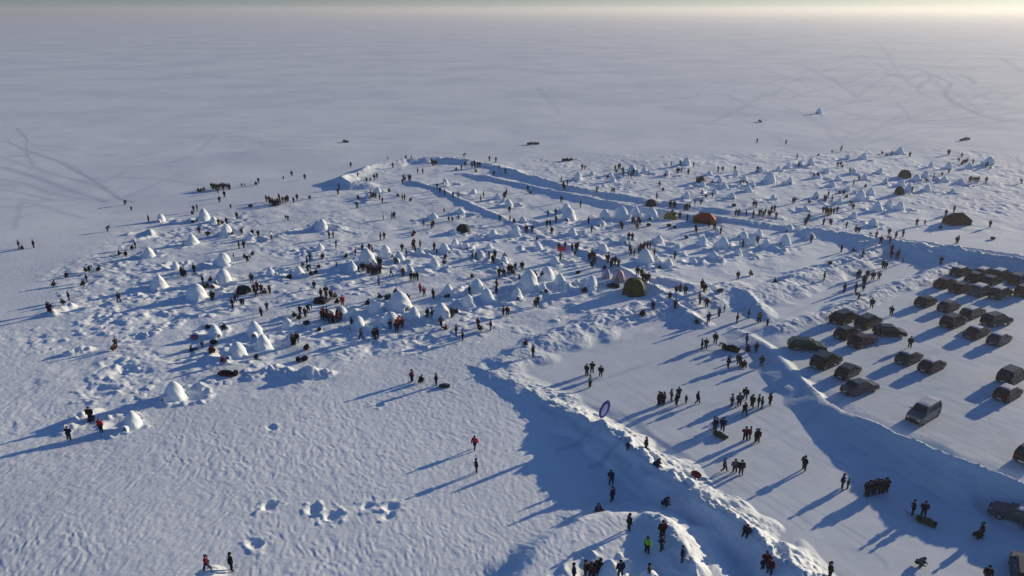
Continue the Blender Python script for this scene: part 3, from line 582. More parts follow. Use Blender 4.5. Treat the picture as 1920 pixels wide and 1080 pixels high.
# tile origin, then figures: x, y of the feet in the tile (4.8 px per photo px), colour, pose (s stand, w walk, a arms bent, e reach, b bend, c crouch, t sit, k child, - lying)
TILES = {
(0,240): "1127,692db 1185,745dk 1340,850ds 970,932db",
(300,240): """345,575dc 372,570dt 400,565dc 465,545ds 478,556da 490,550ds 503,560ns 515,555da 528,562ds 540,550ds 560,548ds 572,560da 580,545ds 600,550ds 618,556ds 630,555ds 738,530dk 765,530dk 888,500ds 865,515dc 1187,435ds 1113,465gk 1305,465gs
583,625ds 538,672ds 522,585gs 638,725dk 695,820ds 960,665ds 985,672ds 990,682ra 1005,695ds 1015,690ds 1025,702rs 1040,705ds 1045,700ds 1060,690rs 1070,700ds 1075,650ds 1085,685ds 1105,675rs 1130,675ds 1155,660ds 1143,668da 1205,675ds 1235,650ds 1345,637gc
305,755rs 338,750ds 295,780dc 530,880rs 563,865rc 600,865ds 358,955ns 432,980dk 738,965de 835,975ds 888,990ds 1003,1000ws 1153,835db 650,965gc""",
(600,240): """278,355ds 340,440dk 170,500ns 163,600ds 420,495ds 452,480dk 490,470dw 515,455ds 655,335da 612,285gk 775,290ds 823,290gs 880,410ds 925,415ds 745,510ds 752,470ds 765,480db 800,475ds 812,475ds 1005,320ds 1015,338da 1030,340ds 1045,335ds 1025,310dc 1296,262db
1273,375ds 1305,345ds 1368,360ds 1390,335ds 1395,365ds 1418,355ds 1438,355ns 458,610rs 470,628rc 482,630ra 500,640gs 538,648rs 562,678rs 348,648dc 335,725gs 743,655ds 762,650gs 570,825dk 648,820gs 668,815dw 1118,760dk 1055,545ds 1078,565ds 1122,600ds 1198,622ds
1245,630ds 1248,825gs 935,882rs 1005,905bs 1018,895bs 1160,840dk 1192,845dk 1222,385dc 545,1010ds 580,1005ds 1405,400dc 85,995bs 120,990bs 145,1060dk 850,955dc 832,975dt 625,578dc 705,620dc 812,660dc""",
(900,240): """85,300ds 143,310ds 175,375ds 228,385ds 125,435ds 8,665ds 32,625ds 215,635da 228,625ds 240,600ds 265,765ds 178,840de 270,845ds 310,850dc 405,935ds 420,942ds 470,930ds 430,572da 455,592dt 732,670ds 610,800ds 680,790ds 603,890ds 632,890ns 685,855ds 645,960ds
903,720ds 750,530ds 760,540da 785,525ds 730,490gs 1050,572db 1185,592ds 1205,590gs 1147,470ns 975,865ds 1003,940ds 1268,895db 1280,915da 1370,860ds 1388,872gs 1425,860ds 1436,880ns 1420,910pk 1405,900gs 1338,1000ds 1370,1018ds 1215,385ds 1225,400dc 1245,370ds
1258,365ds 1283,400ds 1290,425ds 1333,450ds 1357,450ds 1370,430ds 1382,420ns 918,375ds 940,375db""",
(1200,240): """278,350ds 360,345ds 482,355ds 332,410ds 345,408ds 372,400gs 435,415ds 232,438dc 173,530dw 205,567dc 702,395ds 742,395gs 852,390ds 1055,402ds 900,505dk 930,500dk 963,512db 1052,137ds 1312,147ds 1410,282ds 1425,352gs 510,490ds 645,497dc 555,610ds
590,627dc 650,630ds 492,695ns 545,690rb 270,688ds 283,692ds 305,690ds 318,695ds 402,710ds 418,715ds 430,712ns 445,712ds 358,790ds 285,805ds 308,795ds 150,645ds 1020,715rs 1043,718rs 858,790ds 885,792ds 955,775ds 1018,805ds 1072,790gs 1088,785ns 1125,780ds 1105,805gs
1155,800ds 1170,805ns 1182,760ds 1210,750ds 1222,822gs 1375,682ds 1388,680gs 1525,677dc 1515,835ds 1485,880ds 1497,860ns 620,895ds 662,912ds 674,918ds 725,955ds 508,945ds 500,930ds 425,840vs""",
(1520,240): """65,252dc 190,227dk 270,212ds 283,185dk 240,352ds 268,345ds 282,357dc 25,447ds 65,452ds 348,415ds 370,412dk 432,470ds 383,522ds 488,535dc 258,597dc 295,610db 325,625dt 122,662ds 135,660da 155,625ds 190,665ds 365,700db 378,735ds 108,767ds 132,770gs 145,780ds
160,792rs 172,775ds 185,782ds 205,775vs 235,765ds 112,877ds 182,877ds 170,860pk 318,902ds 405,947ds 430,952ds 585,1000ns 540,975nc 628,1035rs 702,965ds 690,1040rs 705,1060ra 735,1075rs 750,1060rs 828,982ds 1310,1042ds 1325,1035ds 950,882da 1025,872gk 908,592ds 1042,492db 1103,460ds
1180,427dc 1238,415gs 725,247ds 640,237dc 683,252dc 885,262ds 893,260ds 1232,240ds 1243,242gs 1357,268ds 1330,308db 1358,332dc 1372,328ds 1390,327ds 1408,312gs 1458,327gs 1570,362ds 1585,352ns 1612,370dc 1425,490ds 1440,485rs 1458,488ds 1475,492ds 1495,490rs 1512,485ds 1575,492ds 1610,897ds
1895,500db 1212,800ds 1285,762ds 1215,872ns 1160,912dc""",
(0,440): """172,120ns 205,128dt 305,118ds 1185,132dc 1222,125ds 1070,182dt 1135,192dc 780,335dc 805,332db 885,328dc 785,427ds 745,462dc 480,465dc 625,592ns 575,625dc 438,700ds 455,702dw 1075,605dw 1048,1020bs 1020,1042bc 600,388dc""",
(300,440): """712,125ds 755,122ds 665,215dk 770,215dc 788,245db 830,188dc 192,368ds 205,378ds 225,382ds 310,345ds 388,440ds 400,490vc 428,470vc 450,420dc 478,480rc 462,590ds 480,592ds 655,655ds 680,612db 745,632db 828,430vs 848,520rs 868,560rs 880,505ds 916,522rs 950,525rt 990,532rs
1325,272ds 1350,237ds 1285,300nk 1330,332db 1365,372dc 1398,355dc 1430,300dt 1465,215dc 1390,492ns 1450,570ds 1495,545ds 1500,585bs 1540,580bs 1570,572bc 1590,622dc 1645,640Rs 1590,290bk 915,737ds 965,687gs 1215,742dc 1262,722ds 1248,765dc 1310,742ds 1335,690db 1235,975ds 1195,998bs 1212,998ds
570,852dc 470,1072rc 455,1050rc 385,1022nk 280,1050nt 1720,290dk""",
(600,440): """145,130dk 22,212dc 320,190ds 385,152ds 445,145rs 472,168rs 230,202dc 350,340dk 378,325ds 400,330da 525,270ds 545,290ds 430,345rs 448,350rs 465,358rs 478,362ns 492,362ds 510,358ns 528,350rs 545,345rs 470,335rs 740,150ds 780,205ds 680,272gs 840,130rs 845,108ds
860,168ds 903,120rs 1030,142ds 1050,175nk 1125,242db 1120,267nc 1370,222ds 1403,225ds 640,372gw 745,375gs 755,378ra 820,412ds 850,412ds 880,415ds 530,457gs 905,522Rs 938,552pa 1022,577ds 20,765rs 45,775rs 65,780ra 85,792rs 108,790bs 125,795rs 148,785rs 170,782rs 185,775ds 30,735rs 62,738ds 160,745rs
285,832ns 375,945nw 485,942ns 500,940rs 520,932ns 635,860ns 700,842os 718,822oa 742,840rs 692,880ds 968,747ds 1008,747ps 1090,832gw 1135,852rt 1185,747ds 1198,740na 1222,712dc 1225,907ds 1285,952ds 545,577dc 595,580gt 620,578gc 675,527dc 775,582dc 795,585dt 425,637dc
1365,385dt 1345,537ns 1425,835rs 1448,865rc 740,662rc 1130,720gs""",
(900,440): """85,220ds 110,237ds 122,236ds 135,235ds 220,242rs 172,377ds 212,372ds 255,347ds 270,342ds 287,347ds 300,357dc 318,322ds 378,322ds 352,400dt 488,395da 500,417bs 560,407ns 152,478de 148,537de 500,660ds 520,640ds 210,727rs 247,727rs 98,862ds 415,992dt 475,1095ds
708,140ds 765,132ds 722,227vs 830,152rs 855,195nk 862,150ds 878,135ds 980,235ds 995,222ds 1010,208ds 1030,228ds 1005,308ds 1020,270ds 1038,262ns 1138,245rs 1152,252ds 1178,292rs 1190,275rs 1215,272ds 1245,287gs 1120,322rc 1357,187ns 1385,197ds 1345,150ds 1428,175ds 1440,150rs 1415,372ds 1452,385bs""",
(1200,440): """5,152rs 22,150rs 38,132rs 65,127rs 90,132rs 128,198rs 310,222ds 35,425ds 55,428da 75,425ds 18,410bs 925,122ds 1055,82gs 1538,72ds 878,407ds 555,492ds 575,515ds 590,505rk 1208,430dt 325,540rs 358,547rs 405,552ns 270,577dc 315,647ra 538,555dk 537,627gs 598,652rs 710,742ns
757,692nk 612,795ns 515,787dc 115,692ns 20,712dc 870,797ds 975,752ns 1060,792ts 1075,790ta 1143,822dk 555,1035ds 590,1030ds 675,982ds 748,1035db 958,992ns 972,1055dc 1042,1062ns 1000,370gc""",
(1520,440): """5,72ds 273,162ds 380,152dt 470,192ns 120,407ds 645,300ds 668,317ds 418,402ds 432,395ds 470,445ds 485,452ds 505,392ds 555,412ds 610,407gs 298,522ns 400,517ns 430,582db 470,507dk 545,662ns 720,735da 735,142rs 775,207ds 788,203ns 845,162nk 1165,278ns 888,1022ds 175,800ds""",
(0,640): "808,668ds 820,710dc 915,815Rs 625,887ns",
(300,640): "580,205rc",
(600,640): "830,366rs 905,372dc 1048,397ds 1395,972Rw",
(900,640): """960,312ds 1007,287ds 990,417es 1085,320ds 1492,1000ds""",
(1200,640): """170,572ds 190,570ds 215,567ds 282,535gs 325,577ds 345,520ds 412,557dk 515,562dw 825,592gs 890,582gs 945,522ds 1005,592ds 1062,588ds 1095,607ns 1165,572ds 937,662dw 662,800ns 682,802ds 740,807ns 945,897rs 985,880rs 1040,912ds 1058,905rs 790,238rs 885,215ns 915,220dc 935,218rt 1090,227vs""",
(1000,855): """850,-60nk 1105,102nc 710,407ns 700,262nb 575,495nt 1180,445nc 858,667ds 1158,737rs 1020,877Gs 1155,850na 1340,947ns 365,1120ns 470,1085bs 520,1110bs 560,1100ds 600,1075ds 780,1110ns 1040,1120bs""",
(1300,855): """275,142gw 370,152gs 425,167ds 995,130ds 1335,290ns 1385,290nk 1550,362da 1575,360ns 1600,352rs 1625,345ns 1650,345ra 1680,342ds 1705,332vs 1725,335ds 490,652nt 690,1012rs 625,1002nk 650,980ra 1225,1095ds""",
(1520,855): """915,532ds 1008,545ns 1490,735dc 1530,732ds 975,985gc 1575,1135ds""",
(700,855): "930,152da",
(300,855): "430,1032rw 645,1027ds",
}
PMAP = {'s': 'stand', 'a': 'armsbent', 'w': 'walk', 'e': 'reach', 'b': 'bend', 'c': 'crouch', 't': 'sit', 'k': 'stand'}
WORDS = {'s': 'standing', 'a': 'with bent arms', 'w': 'walking', 'e': 'reaching up', 'b': 'bending', 'c': 'crouching', 't': 'sitting'}
PEOPLE = []
for (ox, oy), txt in TILES.items():
    for tk in txt.split():
        a, b = tk.split(','); PEOPLE.append((ox + float(a) / 4.8, oy + float(b[:-2]) / 4.8, b[-2], b[-1]))
def rank_size(p): return -(p[1]) + (40 if p[3] in 'kct' else 0)
order = sorted(PEOPLE, key=rank_size)
items = []; far = []
XY = []
for n_, (px, py, c, k) in enumerate(order):
    x, y, z = ground(px, py)
    kd = PMAP[k]; sc = rnd.uniform(.92, 1.04) * (0.68 if k == 'k' else 1)
    if k == 's' and rnd.random() < .3: kd = 'armsbent'
    sc *= 1.09
    yaw = rnd.uniform(0, 6.28) if k != 'e' else rnd.uniform(2, 4)
    ti = 1 if c == 'n' else rnd.choice([0, 0, 0, 2, 1]); hi = rnd.choice([0, 0, 0, 1, 2 if c in 'rRp' else 0])
    if n_ >= 300:
        far.append((kd, c, ti, hi, x, y, z, yaw, sc)); continue
    big = py > 470 or (px, py) == (0, 0)
    if big:
        body, ja, tr, hat, reg = TPL[kd]
        o = new_obj('person', cached(('b', kd, c), body, [M_SKIN, M_BOOT, M_BOOT, M_C[c], M_TR[ti]], reg))
        for nm, me, mm, key in (('jacket', ja, M_C[c], c), ('trousers', tr, M_TR[ti], ti), ('hat', hat, M_HAT[hi], hi)):
            new_obj(nm, cached((nm, kd, key), me, [mm]), None, o)
    else:
        o = new_obj('person', fused(kd, c, ti, hi))
    o.location = (x, y, z - .02); o.rotation_euler = (0, 0, yaw); w_ = sc * rnd.uniform(1.05, 1.25); o.scale = (w_, w_, sc)
    o['category'] = 'person'; o['group'] = 'people on the frozen lake'
    look = ('child' if k == 'k' else 'person') + f' dressed in {CLOTH[c][0]}' + ('' if k in 'sak' else ' ' + WORDS[k])
    items.append((o, px, py, look))
make_labels(items)
if far:
    V = []; F = []; MI = []; mats = []; mi = {}
    off = 0
    for (kd, c, ti, hi, x, y, z, yaw, sc) in far:
        me = fused(kd, c, ti, hi); A = np.empty(len(me.vertices) * 3); me.vertices.foreach_get('co', A); A = A.reshape(-1, 3) * (sc * 1.1, sc * 1.1, sc)
        cs, sn = math.cos(yaw), math.sin(yaw); B = np.stack([A[:, 0] * cs - A[:, 1] * sn + x, A[:, 0] * sn + A[:, 1] * cs + y, A[:, 2] + z - .02], -1); V.append(B)
        loc = []
        for m in me.materials:
            if m.name not in mi: mi[m.name] = len(mats); mats.append(m)
            loc.append(mi[m.name])
        for p in me.polygons: F.append([off + q for q in p.vertices]); MI.append(loc[p.material_index])
        off += len(A)
    m = bpy.data.meshes.new('distant_crowd'); m.from_pydata(np.concatenate(V).tolist(), [], F)
    for x in mats: m.materials.append(x)
    m.polygons.foreach_set('material_index', np.array(MI, np.int32)); m.polygons.foreach_set('use_smooth', np.ones(len(F), bool)); m.update()
    new_obj('distant_crowd', m, None, None, kind='stuff', category='crowd', label='dark tiny people scattered among the farther igloos and the curved snow wall')

# ------------------------------------------------------------------ cars
M_GLASS = mat('car_glass', (.012, .015, .018), .12, spec=.6); M_TYRE = mat('tyre', (.02, .02, .021), .9); M_RIM = mat('rim', (.30, .31, .33), .4, .7)
M_LAMP = mat('lamp_lens', (.55, .57, .6), .15); M_TAIL = mat('tail_lens', (.22, .01, .01), .25); M_TRIM = mat('black_plastic', (.018, .018, .02), .7)
M_CAP = mat('roof_snow_white', (.50, .52, .58), .8, bump=.03, scale=4)
M_PLATE = mat('plate_white', (.6, .6, .6), .5)
PAINT = {'black': (.008, .010, .016), 'dark grey': (.016, .020, .030), 'silver': (.12, .13, .15), 'dark red': (.065, .010, .018), 'brown': (.040, .028, .024), 'grey': (.06, .065, .08), 'dark blue': (.018, .028, .055), 'dark green': (.02, .034, .026)}
M_P = {k: mat('paint_' + k.replace(' ', '_'), v, .35, 0.0, noise=.15, scale=3, spec=.3) for k, v in PAINT.items()}
def bm_mesh(name, bm, m, smooth=False):
    bmesh.ops.recalc_face_normals(bm, faces=bm.faces)
    if smooth:
        for f in bm.faces: f.smooth = True
    me = bpy.data.meshes.new(name); bm.to_mesh(me); bm.free(); me.materials.append(m); return me
def prism(bm, prof, y0, y1):
    a = [bm.verts.new((p[0], y0, p[1])) for p in prof]; b = [bm.verts.new((p[0], y1, p[1])) for p in prof]
    bm.faces.new(a[::-1]); bm.faces.new(b)
    n = len(prof)
    for i in range(n): bm.faces.new((a[i], a[(i + 1) % n], b[(i + 1) % n], b[i]))
TYPES = {   # length, width, height, belt, hood height, roof x from..to, cabin base x from..to (front is +x), wheel radius, clearance
 'suv':   (4.6, 1.88, 1.72, 1.05, 1.02, (-1.75, .45), (-2.20, 1.15), .37, .24),
 'hatch': (4.1, 1.74, 1.48, .92, .86, (-1.35, .35), (-1.95, 1.10), .31, .17),
 'sedan': (4.6, 1.78, 1.44, .92, .84, (-1.10, .35), (-1.75, 1.15), .31, .16),
 'wagon': (4.7, 1.78, 1.48, .92, .86, (-1.85, .35), (-2.25, 1.15), .32, .17),
 'van':   (4.7, 1.86, 1.86, 1.10, 1.08, (-2.0, .70), (-2.25, 1.45), .36, .22),
}
CARM = {}
def car_meshes(ty, paint):
    if (ty, paint) in CARM: return CARM[(ty, paint)]
    L, W, H, ZB, ZH, (r0, r1), (c0, c1), wr, cl = TYPES[ty]; hl = L / 2; hw = W / 2; fx, rx = hl - .85, -hl + .85
    boot = ZB if ty != 'sedan' else ZB + .02
    def arch(cx):
        return [(cx + (wr + .06) * math.cos(a), wr + (wr + .06) * math.sin(a)) for a in [math.pi * i / 8 for i in range(9)]]
    prof = [(-hl + .05, cl + .15), (-hl, .55), (-hl + .04, boot - .12), (-hl + .12, boot), (c0, ZB + .01), (c1, ZB + .01), (hl - .45, ZH - .03), (hl - .10, ZH - .16), (hl, .58), (hl - .05, cl + .12), (hl - .2, cl)]
    bot = [p for p in arch(fx) if p[1] > cl + .01]
    prof += bot + [p for p in arch(rx) if p[1] > cl + .01] + [(-hl + .2, cl)]
    bm = bmesh.new(); prism(bm, prof, -hw, hw)
    for v in bm.verts:
        t = max(0, (abs(v.co.x) - (hl - .7)) / .7); v.co.y *= 1 - .13 * t * t
        if v.co.z > .75: v.co.y *= .965
    ed = [e for e in bm.edges if abs(e.verts[0].co.y) > .3 and abs(e.verts[1].co.y) > .3 and (e.verts[0].co.y > 0) == (e.verts[1].co.y > 0) and min(v.co.z for v in e.verts) > .5]
    bmesh.ops.bevel(bm, geom=ed, offset=.055, segments=2, affect='EDGES')
    # cabin shell
    zc = ZB - .01; bw = hw - .06; tw = hw - .24
    base = [(c0, -bw), (c1, -bw), (c1, bw), (c0, bw)]; top = [(r0, -tw), (r1, -tw), (r1, tw), (r0, tw)]
    a = [bm.verts.new((x, y, zc)) for x, y in base]; b = [bm.verts.new((x, y, H)) for x, y in top]
    fs = [bm.faces.new(a[::-1]), bm.faces.new(b)] + [bm.faces.new((a[i], a[(i + 1) % 4], b[(i + 1) % 4], b[i])) for i in range(4)]
    eds = list({e for f in fs[1:] for e in f.edges if max(v.co.z for v in e.verts) > zc + .1})
    bmesh.ops.bevel(bm, geom=eds, offset=.07, segments=2, affect='EDGES')
    out = {'body': bm_mesh('body', bm, M_P[paint])}
    def panel(name, q, th, m):                 # q: four corners, pushed outwards
        n = (q[1] - q[0]).cross(q[3] - q[0]).normalized()
        if n.dot(sum(q, Vector()) / 4 - Vector((-.3, 0, (ZB + H) / 2 - .2))) < 0: n = -n
        bm = bmesh.new(); a = [bm.verts.new(p - n * .02) for p in q]; b = [bm.verts.new(p + n * th) for p in q]
        bm.faces.new(a); bm.faces.new(b)
        for i in range(4): bm.faces.new((a[i], a[(i + 1) % 4], b[(i + 1) % 4], b[i]))
        return bm_mesh(name, bm, m)
    def on(f, s, t):                            # point on cabin face; s along, t up
        A, B, C, D = f; return (A * (1 - s) + B * s) * (1 - t) + (D * (1 - s) + C * s) * t
    a3 = [Vector((x, y, zc)) for x, y in base]; b3 = [Vector((x, y, H)) for x, y in top]
    F = {'front': (a3[1], a3[2], b3[2], b3[1]), 'back': (a3[3], a3[0], b3[0], b3[3]), 'right': (a3[0], a3[1], b3[1], b3[0]), 'left': (a3[2], a3[3], b3[3], b3[2])}
    out['windscreen'] = panel('windscreen', [on(F['front'], .07, .10), on(F['front'], .93, .10), on(F['front'], .90, .88), on(F['front'], .10, .88)], .012, M_GLASS)
    out['rear_window'] = panel('rear_window', [on(F['back'], .10, .16), on(F['back'], .90, .16), on(F['back'], .86, .86), on(F['back'], .14, .86)], .012, M_GLASS)
    sw = []
    for sd_ in ('right', 'left'):
        f = F[sd_]
        segs = [(.08, .30), (.33, .60), (.63, .90)] if ty != 'sedan' else [(.14, .48), (.51, .88)]
        if sd_ == 'left': segs = [(1 - b_, 1 - a_) for a_, b_ in segs]
        for s0, s1 in segs: sw.append(panel('side_window', [on(f, s0, .12), on(f, s1, .12), on(f, s1, .84), on(f, s0, .84)], .010, M_GLASS))
    out['side_window'] = sw
    def box(name, x0, x1, y0, y1, z0, z1, m, bev=.02):
        bm = bmesh.new(); bmesh.ops.create_cube(bm, size=1)
        for v in bm.verts: v.co = Vector(((x0 + x1) / 2 + v.co.x * (x1 - x0), (y0 + y1) / 2 + v.co.y * (y1 - y0), (z0 + z1) / 2 + v.co.z * (z1 - z0)))
        if bev: bmesh.ops.bevel(bm, geom=bm.edges[:], offset=bev, segments=2, affect='EDGES')
        return bm_mesh(name, bm, m)
    out['headlight'] = [box('headlight', hl - .16, hl - .015, s * (hw - .34) - .15, s * (hw - .34) + .15, .62, .76, M_LAMP, .03) for s in (-1, 1)]
    out['tail_light'] = [box('tail_light', -hl + .0, -hl + .10, s * (hw - .28) - .11, s * (hw - .28) + .11, .70, .92, M_TAIL) for s in (-1, 1)]
    out['bumper'] = [box('bumper', hl - .12, hl + .05, -hw * .84, hw * .84, cl + .08, .52, M_TRIM, .04), box('bumper', -hl - .05, -hl + .12, -hw * .84, hw * .84, cl + .08, .50, M_TRIM, .04)]
    out['grille'] = [box('grille', hl - .10, hl + .012, -.42, .42, .55, .70, M_TRIM)]
    out['license_plate'] = [box('license_plate', -hl - .065, -hl - .045, -.26, .26, .38, .49, M_PLATE, 0)]
    out['mirror'] = [box('mirror', c1 - .42, c1 - .24, s * (hw + .06) - .10, s * (hw + .06) + .10, ZB + .04, ZB + .18, M_P[paint], .03) for s in (-1, 1)]
    bm = bmesh.new(); bmesh.ops.create_cone(bm, cap_ends=True, segments=20, radius1=wr, radius2=wr, depth=.22, matrix=Matrix.Rotation(math.pi / 2, 4, 'X'))
    bmesh.ops.bevel(bm, geom=[e for e in bm.edges if abs(e.verts[0].co.y - e.verts[1].co.y) < .01], offset=.035, segments=2, affect='EDGES')
    out['tyre'] = bm_mesh('tyre', bm, M_TYRE)
    bm = bmesh.new(); bmesh.ops.create_cone(bm, cap_ends=True, segments=16, radius1=wr * .62, radius2=wr * .62, depth=.235, matrix=Matrix.Rotation(math.pi / 2, 4, 'X'))
    for k in range(5):
        an = k * 2 * math.pi / 5; m4 = Matrix.Rotation(an, 4, 'Y') @ Matrix.Translation((0, 0, wr * .34))
        r_ = bmesh.ops.create_cube(bm, size=1, matrix=m4 @ Matrix.Diagonal((.06, .25, wr * .5, 1)))
    out['rim'] = bm_mesh('rim', bm, M_RIM)
    # snow lying on the roof
    bm = bmesh.new(); nx_, ny_ = 10, 7; g = []
    rr = random.Random(hash(ty) % 99 + 5)
    for i in range(nx_):
        row = []
        for j_ in range(ny_):
            s, t = i / (nx_ - 1), j_ / (ny_ - 1); e_ = min(s, 1 - s, t, 1 - t)
            row.append(bm.verts.new((r0 + .05 + (r1 - r0 - .10) * s, (-tw + .05) + (2 * tw - .10) * t, H + .005 + (.07 + .02 * math.sin(5 * s + 3 * t)) * min(1, e_ * 6))))
        g.append(row)
    for i in range(nx_ - 1):
        for j_ in range(ny_ - 1): bm.faces.new((g[i][j_], g[i + 1][j_], g[i + 1][j_ + 1], g[i][j_ + 1]))
    out['roof_snow'] = bm_mesh('roof_snow', bm, M_CAP, True)
    out['dims'] = (fx, rx, hw, wr)
    CARM[(ty, paint)] = out; return out

def place_car(px, py, deg, ty, paint, snow, label):
    d = car_meshes(ty, paint); x, y, z = ground(px, py)
    t = empty(ty_name[ty], (x, y, z - .02), R(deg), category='van' if ty == 'van' else 'car', group='cars parked on the packed snow', label=label); t.scale = (1.14,) * 3
    for k in ('body', 'windscreen', 'rear_window'): new_obj(k, d[k], None, t)
    for k in ('side_window', 'headlight', 'tail_light', 'bumper', 'grille', 'license_plate', 'mirror'):
        for m in d[k]: new_obj(k, m, None, t)
    fx, rx, hw, wr = d['dims']
    for wx_ in (fx, rx):
        for s in (-1, 1):
            w = new_obj('wheel', None, None, t); w.location = (wx_, s * (hw - .13), wr); w.empty_display_size = .1
            new_obj('tyre', d['tyre'], None, w); new_obj('rim', d['rim'], None, w)
    if snow: new_obj('roof_snow', d['roof_snow'], None, t)
ty_name = {'suv': 'parked_suv', 'hatch': 'parked_hatchback', 'sedan': 'parked_sedan', 'wagon': 'parked_estate_car', 'van': 'parked_van'}
CARS = [
 (1583,602,33,'suv','black',0,'black off-roader nearest the rubble bank, upper left of the five-car cluster'),
 (1627,610,34,'suv','black',0,'black off-roader in the middle of the five-car cluster'),
 (1587,630,33,'hatch','brown',0,'brown hatchback at the left of the five-car cluster beside the road'),
 (1616,645,33,'sedan','dark red',0,'dark maroon sedan at the bottom of the five-car cluster'),
 (1667,628,-6,'hatch','black',0,'black hatchback turned sideways at the right of the five-car cluster'),
 (1735,571,33,'hatch','dark grey',0,'dark hatchback at the left end of the second row of cars'),
 (1778,580,33,'hatch','grey',0,'grey hatchback second from the left in the second row'),
 (1786,609,33,'suv','black',0,'black off-roader below the snow-roofed estate in the second row'),
 (1822,592,33,'wagon','dark grey',1,'dark estate car with snowy roof touching the black off-roader'),
 (1830,629,33,'sedan','dark grey',1,'dark sedan with dusty snow roof, front of the second row'),
 (1867,607,20,'suv','black',0,'black off-roader at right with its nose to the upper right'),
 (1872,642,33,'hatch','grey',1,'grey hatchback lowest of the second row at right'),
 (1771,536,33,'sedan','dark red',0,'maroon sedan at the left end of the back row'),
 (1800,545,33,'sedan','dark red',0,'maroon sedan second in the back row, beside the silver van'),
 (1801,514,33,'wagon','dark grey',1,'snow-roofed estate behind the two maroon sedans'),
 (1829,525,33,'sedan','dark grey',0,'dark sedan behind the silver off-roader with snowy roof'),
 (1838,551,33,'suv','silver',1,'silver off-roader with snowy roof in the back row'),
 (1857,532,33,'hatch','dark blue',0,'dark blue hatchback right of the silver snowy off-roader'),
 (1874,556,33,'suv','dark green',1,'dark green off-roader with snowy roof at far right'),
 (1849,496,33,'wagon','grey',1,'grey estate car with snowy roof under the shaded back bank'),
 (1880,500,33,'suv','dark grey',1,'dark off-roader with snowy roof, rightmost under the shaded back bank'),
 (1914,511,33,'suv','dark green',0,'dark green off-roader at the right picture edge in the back row'),
 (1922,552,33,'suv','dark red',0,'dark maroon off-roader cut by the right picture edge'),
 (1703,677,33,'hatch','grey',1,'grey hatchback with pale snowy roof, left of the lone pair'),
 (1746,692,33,'hatch','dark grey',1,'dark hatchback with snowy roof, right of the lone pair'),
 (1512,654,-10,'wagon','dark green',0,'dark green estate car parked along the bank, top of the four by the road bank'),
 (1548,684,33,'suv','black',0,'black off-roader second along the road bank'),
 (1589,703,40,'hatch','dark grey',0,'dark grey hatchback third along the road bank'),
 (1611,733,22,'sedan','grey',0,'silver grey sedan lowest along the road bank'),
 (1730,783,216,'van','silver',1,'silver van with snow-covered roof alone above the big shaded bank'),
 (1896,711,33,'suv','black',0,'black off-roader behind the small maroon car at the right edge'),
 (1888,744,33,'hatch','dark red',1,'small maroon hatchback with pale snowy roof at the right edge'),
 (1934,858,33,'suv','black',0,'black car just entering the frame at the right edge above the bank'),
 (1912,978,141,'wagon','grey',1,'silver grey estate car in blue shade at the lower right edge'),
 (1918,1085,60,'suv','dark grey',0,'dark car cut off by the bottom right corner'),
]
for c in CARS: place_car(*c)

